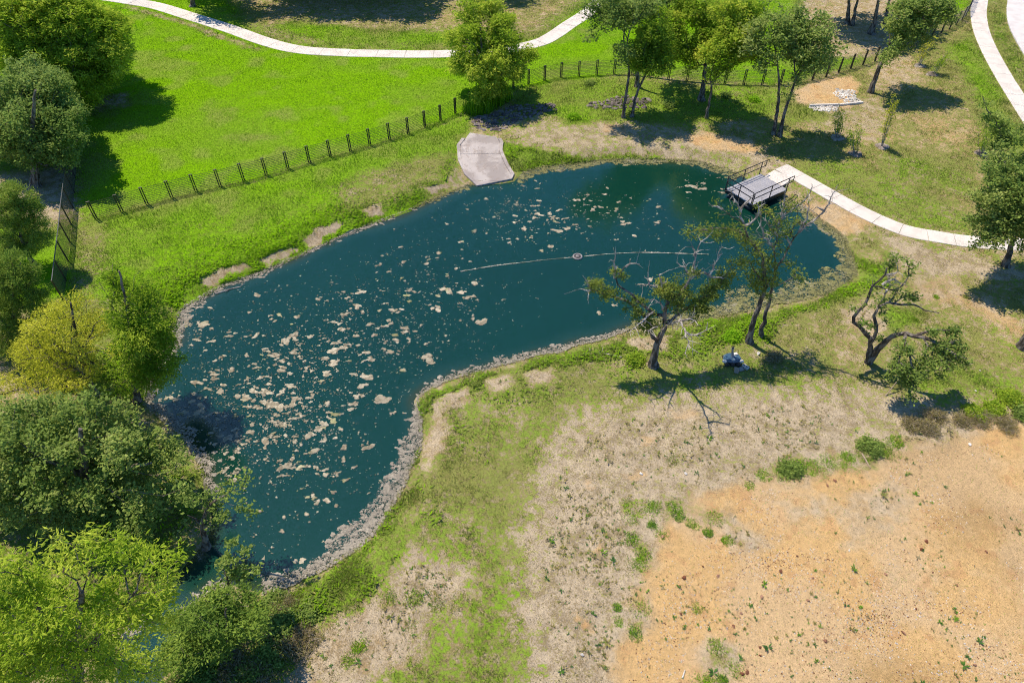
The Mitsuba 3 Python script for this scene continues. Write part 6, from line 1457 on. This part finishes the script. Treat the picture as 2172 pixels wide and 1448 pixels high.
def railing(p, q, n, ext=0.0):
    p, q = np.array(p), np.array(q)
    for i in range(n):
        a = p + (q - p) * i / (n - 1)
        part(dk, 'railing_post', box(.055, .055, RH + .3, (a[0], a[1], DZ + RH / 2 - .15), rz), 'm_steel')
    d = (q - p) / np.linalg.norm(q - p)
    e = q + d * ext
    L = np.linalg.norm(e - p); m = (e + p) / 2
    for h in (RH, RH * .55):
        part(dk, 'railing', box(L, .05, .05, (m[0], m[1], DZ + h), math.atan2(d[1], d[0])), 'm_steel')
    if ext:
        part(dk, 'railing_end', box(.045, .045, RH * .45, (e[0], e[1], DZ + RH * .775), rz), 'm_steel')
railing(at(-1, -1.02, 0)[:2], at(.93, -1.02, 0)[:2], 3, .55)
railing(at(-1.02, 1.02, 0)[:2], at(.93, 1.02, 0)[:2], 3, .55)
railing(at(-1.04, -.96, 0)[:2], at(-1.04, .96, 0)[:2], 3)

# ---------------------------------------------------------------- floating line and fountain
zf_ = WATER + .015
def floatline(pts, label, seed):
    rng = np.random.default_rng(seed)
    k = thing('floating_line', label, 'rope')
    q = resample(smoothline(pts, .15), .15)
    q = q + np.c_[n2d(q, .8, seed), n2d(q, .8, seed + 1)] * .12
    rd_ = .022 + .02 * (n2d(q, 2.2, 5) > .52)
    part(k, 'rope', tube(np.c_[q, np.full(len(q), zf_)], rd_, 5), 'm_rope')
    for i in rng.choice(len(q), 9, replace=False):
        part(k, 'float', stone(rng, q[i][0], q[i][1], zf_ + .01, .09, .5), 'm_rope')
floatline(D['line'], 'pale line floating on the water left of the fountain ring', 301)
floatline(D['line2'], 'pale line floating on the water right of the fountain ring', 302)
fx, fy = D['fountain']
fo = thing('fountain_float', 'round grey floating fountain ring in the middle of the pond', 'fountain')
def torus(R, r, z, n=28, m=10):
    t = trimesh.creation.torus(R, r, major_sections=n, minor_sections=m)
    t.apply_translation((fx, fy, z)); return t
part(fo, 'float_ring', torus(.30, .065, WATER + .04), 'm_greyplastic', 30)
part(fo, 'inner_ring', torus(.19, .035, WATER + .10), 'm_blackplastic', 30)
lathe = trimesh.creation.revolve(np.array([[0, -.1], [.17, -.1], [.16, .06], [.10, .13], [.06, .14], [.055, .10], [0, .10]]), sections=24)
lathe.apply_translation((fx, fy, WATER + .02))
part(fo, 'nozzle', lathe, 'm_greyplastic', 30)
for a in range(4):
    an = a * math.pi / 2 + .4
    part(fo, 'strut', tube([[fx + .1 * math.cos(an), fy + .1 * math.sin(an), WATER + .1], [fx + .3 * math.cos(an), fy + .3 * math.sin(an), WATER + .08]], .018, 5), 'm_blackplastic')

# ---------------------------------------------------------------- the blue machine and the blocks
mx, my = D['machine']; mz = hz(mx, my)
mk = thing('utility_machine', 'low blue machine with white round ends and a dark upright post', 'machine')
def mp(x, y, z): return (mx + x, my + y, mz + z)
prof = Polygon([(-.52, -.26), (-.56, -.05), (-.42, .28), (-.1, .36), (.28, .34), (.5, .2), (.57, -.08), (.5, -.28), (.2, -.36), (-.2, -.36)])
hull = trimesh.creation.extrude_polygon(prof, .16, engine='earcut')
v = hull.vertices.copy(); top = v[:, 2] > .08
v[top, :2] *= .82
hull = trimesh.Trimesh(v, hull.faces, process=False); hull.apply_translation(mp(0, 0, .30))
part(mk, 'body', hull, 'm_blue')
part(mk, 'chassis', box(.92, .55, .26, mp(0, 0, .18), 0, .03), 'm_blackplastic')
for x in (-.34, 0, .34):
    for y in (-.36, .3):
        part(mk, 'wheel', trimesh.creation.cylinder(.14, .12, sections=16, transform=trimesh.transformations.translation_matrix(mp(x, y, .13)) @ trimesh.transformations.rotation_matrix(math.pi / 2, (1, 0, 0))), 'm_blackplastic')
for s_ in (-1, 1):
    e = trimesh.creation.icosphere(2, .15); e.apply_scale((1, .8, .7)); e.apply_translation(mp(.50 * s_, -.26, .32))
    part(mk, 'end_cap', e, 'm_white', 40, label='white rounded end piece')
part(mk, 'post', tube([mp(.0, -.02, .44), mp(-.06, .08, .80), mp(-.1, .1, 1.0)], [.085, .07, .065], 8), 'm_greyplastic')
part(mk, 'crossbar', box(.26, .06, .035, mp(-.1, .1, 1.04), 0, .008), 'm_greyplastic')
part(mk, 'knob', trimesh.creation.icosphere(2, .065).apply_translation(mp(-.1, .1, 1.12)), 'm_blackplastic', 40)
part(mk, 'seat', box(.34, .2, .05, mp(.18, .2, .49), .2, .015), 'm_white')

bx_, by_ = D['block']
bk = thing('cinder_block', 'grey two-hole cinder block lying below the blue machine', 'block')
cbp = shapely.box(-.2, -.1, .2, .1).difference(shapely.box(-.165, -.065, -.02, .065)).difference(shapely.box(.02, -.065, .165, .065))
m = trimesh.creation.extrude_polygon(cbp, .19, engine='earcut')
m.apply_transform(trimesh.transformations.rotation_matrix(-.9, (0, 0, 1))); m.apply_translation((bx_, by_, hz(bx_, by_) - .01))
put(bk, m, 'm_path')
for i, (n_, lb) in enumerate((('slab1', 'pale flat stone slab leaning beside the cinder block'), ('slab2', 'brown flat stone slab left of the cinder block'))):
    x, y = D[n_]
    k = thing('stone_slab', lb, 'stone')
    m = box(.42, .26, .07, (0, 0, 0), .3 + i, .01)
    m.apply_transform(trimesh.transformations.rotation_matrix(.25, (1, .3, 0))); m.apply_translation((x, y, hz(x, y) + .08))
    put(k, m, 'm_wood' if i else 'm_mulch')
x, y = D['pale']
k = thing('pale_rock', 'pale rock in the shade right of the blue machine', 'rock')
put(k, stone(np.random.default_rng(5), x, y, hz(x, y) + .06, .15, .8), 'm_whitestone')

def stick(name, label, pts, r, mat, seed, forks=0, lift=.04):
    rng = np.random.default_rng(seed)
    q = resample(smoothline(pts, .2), .25)
    z = height(q) + lift + rng.uniform(0, .04, len(q))
    z = np.maximum(z, WATER + .03)
    q = np.c_[q, z]
    tb = [tube(q, np.linspace(r, r * .5, len(q)), 6)]
    for _ in range(forks):
        j = rng.integers(1, len(q)); a = rng.uniform(0, 6.28)
        tb.append(tube([q[j], q[j] + [.4 * math.cos(a), .4 * math.sin(a), .1]], [r * .5, r * .2], 4))
    k = thing(name, label, 'log' if 'log' in name else 'branch')
    put(k, join(tb), mat)
stick('fallen_log', 'grey fallen log on the near bank left of the half-dead tree', D['log'], .07, 'm_dead', 801, 3)
stick('fallen_branch', 'bare bleached branch lying at the left waterline', D['branch'], .06, 'm_dead', 802, 4)
stick('plank', 'weathered wooden plank lying at the grassy edge of the sand', D['plank'], .05, 'm_wood', 804)
stick('pipe', 'short white pipe lying on the sand at the bottom edge', D['pipe'], .035, 'm_white', 805)
sx, sy = D['stake'][0]; s2 = D['stake'][1]
k = thing('wooden_stake', 'pale wooden stake leaning under the twisted oak', 'stake')
put(k, tube([[sx, sy, hz(sx, sy) - .05], [s2[0], s2[1] - .4, hz(*s2) + .75]], [.035, .03], 5), 'm_wood')

# ---------------------------------------------------------------- floating algae
def mat_poly(rng, s):
    parts = []
    for j in range(1 if s < .09 else rng.integers(2, 6)):
        a = np.linspace(0, 2 * np.pi, 15, endpoint=False)
        rr = s * rng.uniform(.45, .8) * (1 + .22 * np.sin(2 * a + rng.uniform(0, 6)) + rng.normal(0, .14, 15))
        off = rng.normal(0, s * .55, 2) * [1.3, .7]
        sq = rng.uniform(.6, 1)
        parts.append(Polygon(np.c_[off[0] + rr * np.cos(a) * 1.1, off[1] + rr * np.sin(a) * sq]).buffer(0))
    u = shapely.union_all(parts).buffer(.006)
    if u.geom_type != 'Polygon': u = max(u.geoms, key=lambda g: g.area)
    return Polygon(u.exterior).simplify(.012)

def mat_mesh(rng, x, y, s):
    """A slightly domed, lumpy raft."""
    g_ = mat_poly(rng, s)
    ring = np.array(g_.exterior.coords)[:-1]
    c = ring.mean(0)
    if not g_.contains(Point(*c)): c = np.array(g_.representative_point().coords[0])
    n = len(ring); rot = rng.uniform(-.5, .5)
    R = np.array([[math.cos(rot), -math.sin(rot)], [math.sin(rot), math.cos(rot)]])
    lay, zz = [], []
    for q, h in ((1.0, -.02), (1.0, .010), (.86, .028), (.55, .032)):
        lay.append(c + (ring - c) * q); zz.append(np.full(n, h) + (rng.normal(0, .008, n) if h > .02 else 0))
    v = np.vstack(lay + [c[None]]); z = np.r_[np.concatenate(zz), .035]
    v = v @ R.T + [x, y]
    f = []
    for L in range(3):
        i = np.arange(n) + L * n; j = (np.arange(n) + 1) % n + L * n
        f += [np.c_[i, j, j + n], np.c_[i, j + n, i + n]]
    i = np.arange(n) + 3 * n; j = (np.arange(n) + 1) % n + 3 * n
    f.append(np.c_[i, j, np.full(n, 4 * n)])
    return np.c_[v, WATER + z], np.vstack(f)

rng = np.random.default_rng(900)
spots = []
core = pond_poly.buffer(-.5)
for (x, y, sg, n) in D['mats']:
    for _ in range(int(n * 2.0)):
        for _t in range(8):
            q = rng.normal((x, y), (sg * 1.08, sg * .98))
            if core.contains(Point(*q)): break
        else: continue
        s = min(.34, .036 + rng.exponential(.052))
        spots.append((q[0], q[1], s))
        for _c in range(rng.integers(0, 4)):
            o = q + rng.normal(0, s * 1.8 + .1, 2)
            if core.contains(Point(*o)): spots.append((o[0], o[1], min(s, .025 + rng.exponential(.035))))
spots.sort(key=lambda q: -q[2] / math.hypot(q[1], 30))
rest = []
for i, (x, y, s) in enumerate(spots):
    m = mat_mesh(rng, x, y, s)
    uvm = np.tile(rng.uniform(0, 1, 2), (len(m[0]), 1))
    if i < 300:
        k = thing('algae_mat', 'pale dried algae mat floating on the open teal water', 'algae', 'algae mats floating on the pond')
        put(k, m, 'm_algae', uv=uvm)
    else:
        rest.append((m, uvm))
print('mats', len(spots))
# specks of scum
n = 5200
pts = []
for (x, y, sg, k_) in D['mats']:
    pts.append(rng.normal((x, y), (sg * 1.7, sg * 1.5), (int(n * k_ / 1100), 2)))
pts = np.vstack(pts)
pts = pts[signed(pts, pond[::2]) < -.4]
m_ = len(pts)
a = rng.uniform(0, 6.28, m_); s = rng.exponential(.016, m_) + .008
tri = np.stack([np.c_[np.cos(a + q), np.sin(a + q)] * s[:, None] * w_ + pts for q, w_ in ((0, 1.4), (2.2, 1), (3.9, 1.1))], 1)
v = np.concatenate([tri, np.full((m_, 3, 1), WATER + .007)], 2).reshape(-1, 3)
sm = (v, np.arange(3 * m_).reshape(-1, 3))
allr = join([r_[0] for r_ in rest] + [sm])
put('algae', allr, 'm_algae', uv=np.vstack([r_[1] for r_ in rest] + [np.full((len(v), 2), .5)]))
labels['algae'] = {'label': 'small crumbs of pale algae floating between the larger mats', 'category': 'algae', 'kind': 'stuff'}

def scum():
    rng = np.random.default_rng(950)
    cs, tone = [], []
    for bi, (w0, w1, pts) in enumerate(D['scum']):
        q = resample(pts, .1)
        d = np.gradient(q, axis=0); d /= np.linalg.norm(d, axis=1, keepdims=True)
        nrm = np.c_[-d[:, 1], d[:, 0]]
        # towards the water
        test = signed(q + nrm * .6, pond[::2]) < signed(q - nrm * .6, pond[::2])
        nrm = np.where(test[:, None], nrm, -nrm)
        L = len(q) * .1
        n = int(L * max(w0, w1) * 260)
        i = rng.integers(0, len(q), n)
        w = (w0 + (w1 - w0) * i / len(q)) * (0 + 1.6 * n2d(q[i], .8, 96, 3))
        o = rng.beta(1.0, 1.35, n) * w - .25
        cs.append(q[i] + nrm[i] * o[:, None] + rng.normal(0, .04, (n, 2)))
        green = 6 <= bi <= 12 or bi == 5
        tone.append(np.full(n, .72 if green else .08))
    P = np.vstack(cs); t = np.concatenate(tone)
    sd = signed(P, pond[::2])
    k = sd < .25
    P, t, sd = P[k], t[k], sd[k]
    n = len(P)
    a = rng.uniform(0, 6.28, n); s = rng.exponential(.016, n) + .018
    s = np.minimum(s, .09)
    K = 4
    ang = a[:, None] + np.arange(K) * 2 * np.pi / K + rng.normal(0, .25, (n, K))
    rr = s[:, None] * rng.uniform(.6, 1.3, (n, K))
    z = np.where(sd < 0, WATER + .012, WATER + .03 + sd * .3) + rng.uniform(0, .02, n)
    v = np.stack([P[:, :1] + rr * np.cos(ang), P[:, 1:] + rr * np.sin(ang) * .8, z[:, None] + rng.normal(0, .008, (n, K))], 2)
    v = np.concatenate([v, np.c_[P, z + .008][:, None]], 1).reshape(-1, 3)
    k = np.arange(n)[:, None] * (K + 1)
    f = np.vstack([k + [j, (j + 1) % K, K] for j in range(K)])
    pt = np.clip(t + .9 * (n2d(P, .7, 97) - .5) + rng.normal(0, .1, n), 0, 1)
    return v, f, np.repeat(np.c_[pt, np.clip(rng.normal(.5, .2, n), 0, 1)], K + 1, 0)
v, f, uv = scum()
def crust():
    rng = np.random.default_rng(960)
    ms, us = [], []
    for bi, (w0, w1, pts) in enumerate(D['scum']):
        q = resample(pts, .22)
        d = np.gradient(q, axis=0); d /= np.linalg.norm(d, axis=1, keepdims=True)
        nrm = np.c_[-d[:, 1], d[:, 0]]
        test = signed(q + nrm * .6, pond[::2]) < signed(q - nrm * .6, pond[::2])
        nrm = np.where(test[:, None], nrm, -nrm)
        g_ = .72 if 5 <= bi <= 12 else .08
        for i in range(len(q)):
            w = (w0 + (w1 - w0) * i / len(q)) * max(0, 0 + 1.6 * n2d(q[i][None], .8, 96, 3)[0])
            for _ in range(int(w * 1.5 + rng.uniform(0, 1))):
                o = q[i] + nrm[i] * rng.uniform(0, .8) * w + rng.normal(0, .06, 2)
                m = mat_mesh(rng, o[0], o[1], rng.uniform(.10, .2) * min(1, .5 + w * .5))
                m[0][:, 2] -= .012
                ms.append(m); us.append(np.tile([np.clip(g_ + rng.normal(0, .12), 0, 1), rng.uniform(.2, .7)], (len(m[0]), 1)))
    return join(ms), np.vstack(us)
(cv_, cf_), cu_ = crust()
print('crust', len(cf_))
f = np.vstack([f, cf_ + len(v)]); v = np.vstack([v, cv_]); uv = np.vstack([uv, cu_])
print('scum', len(f))
put('pond_scum', (v, f), 'm_scum', uv=uv)
labels['pond_scum'] = {'label': 'crusted algae and duckweed lining the waterline of the pond', 'category': 'algae', 'kind': 'stuff'}
tot = sum(len(meshkit.WRITTEN[d['filename']][1]) for d in scene.values() if d.get('type') == 'ply')
print('total tris', tot, 'entries', len(scene))
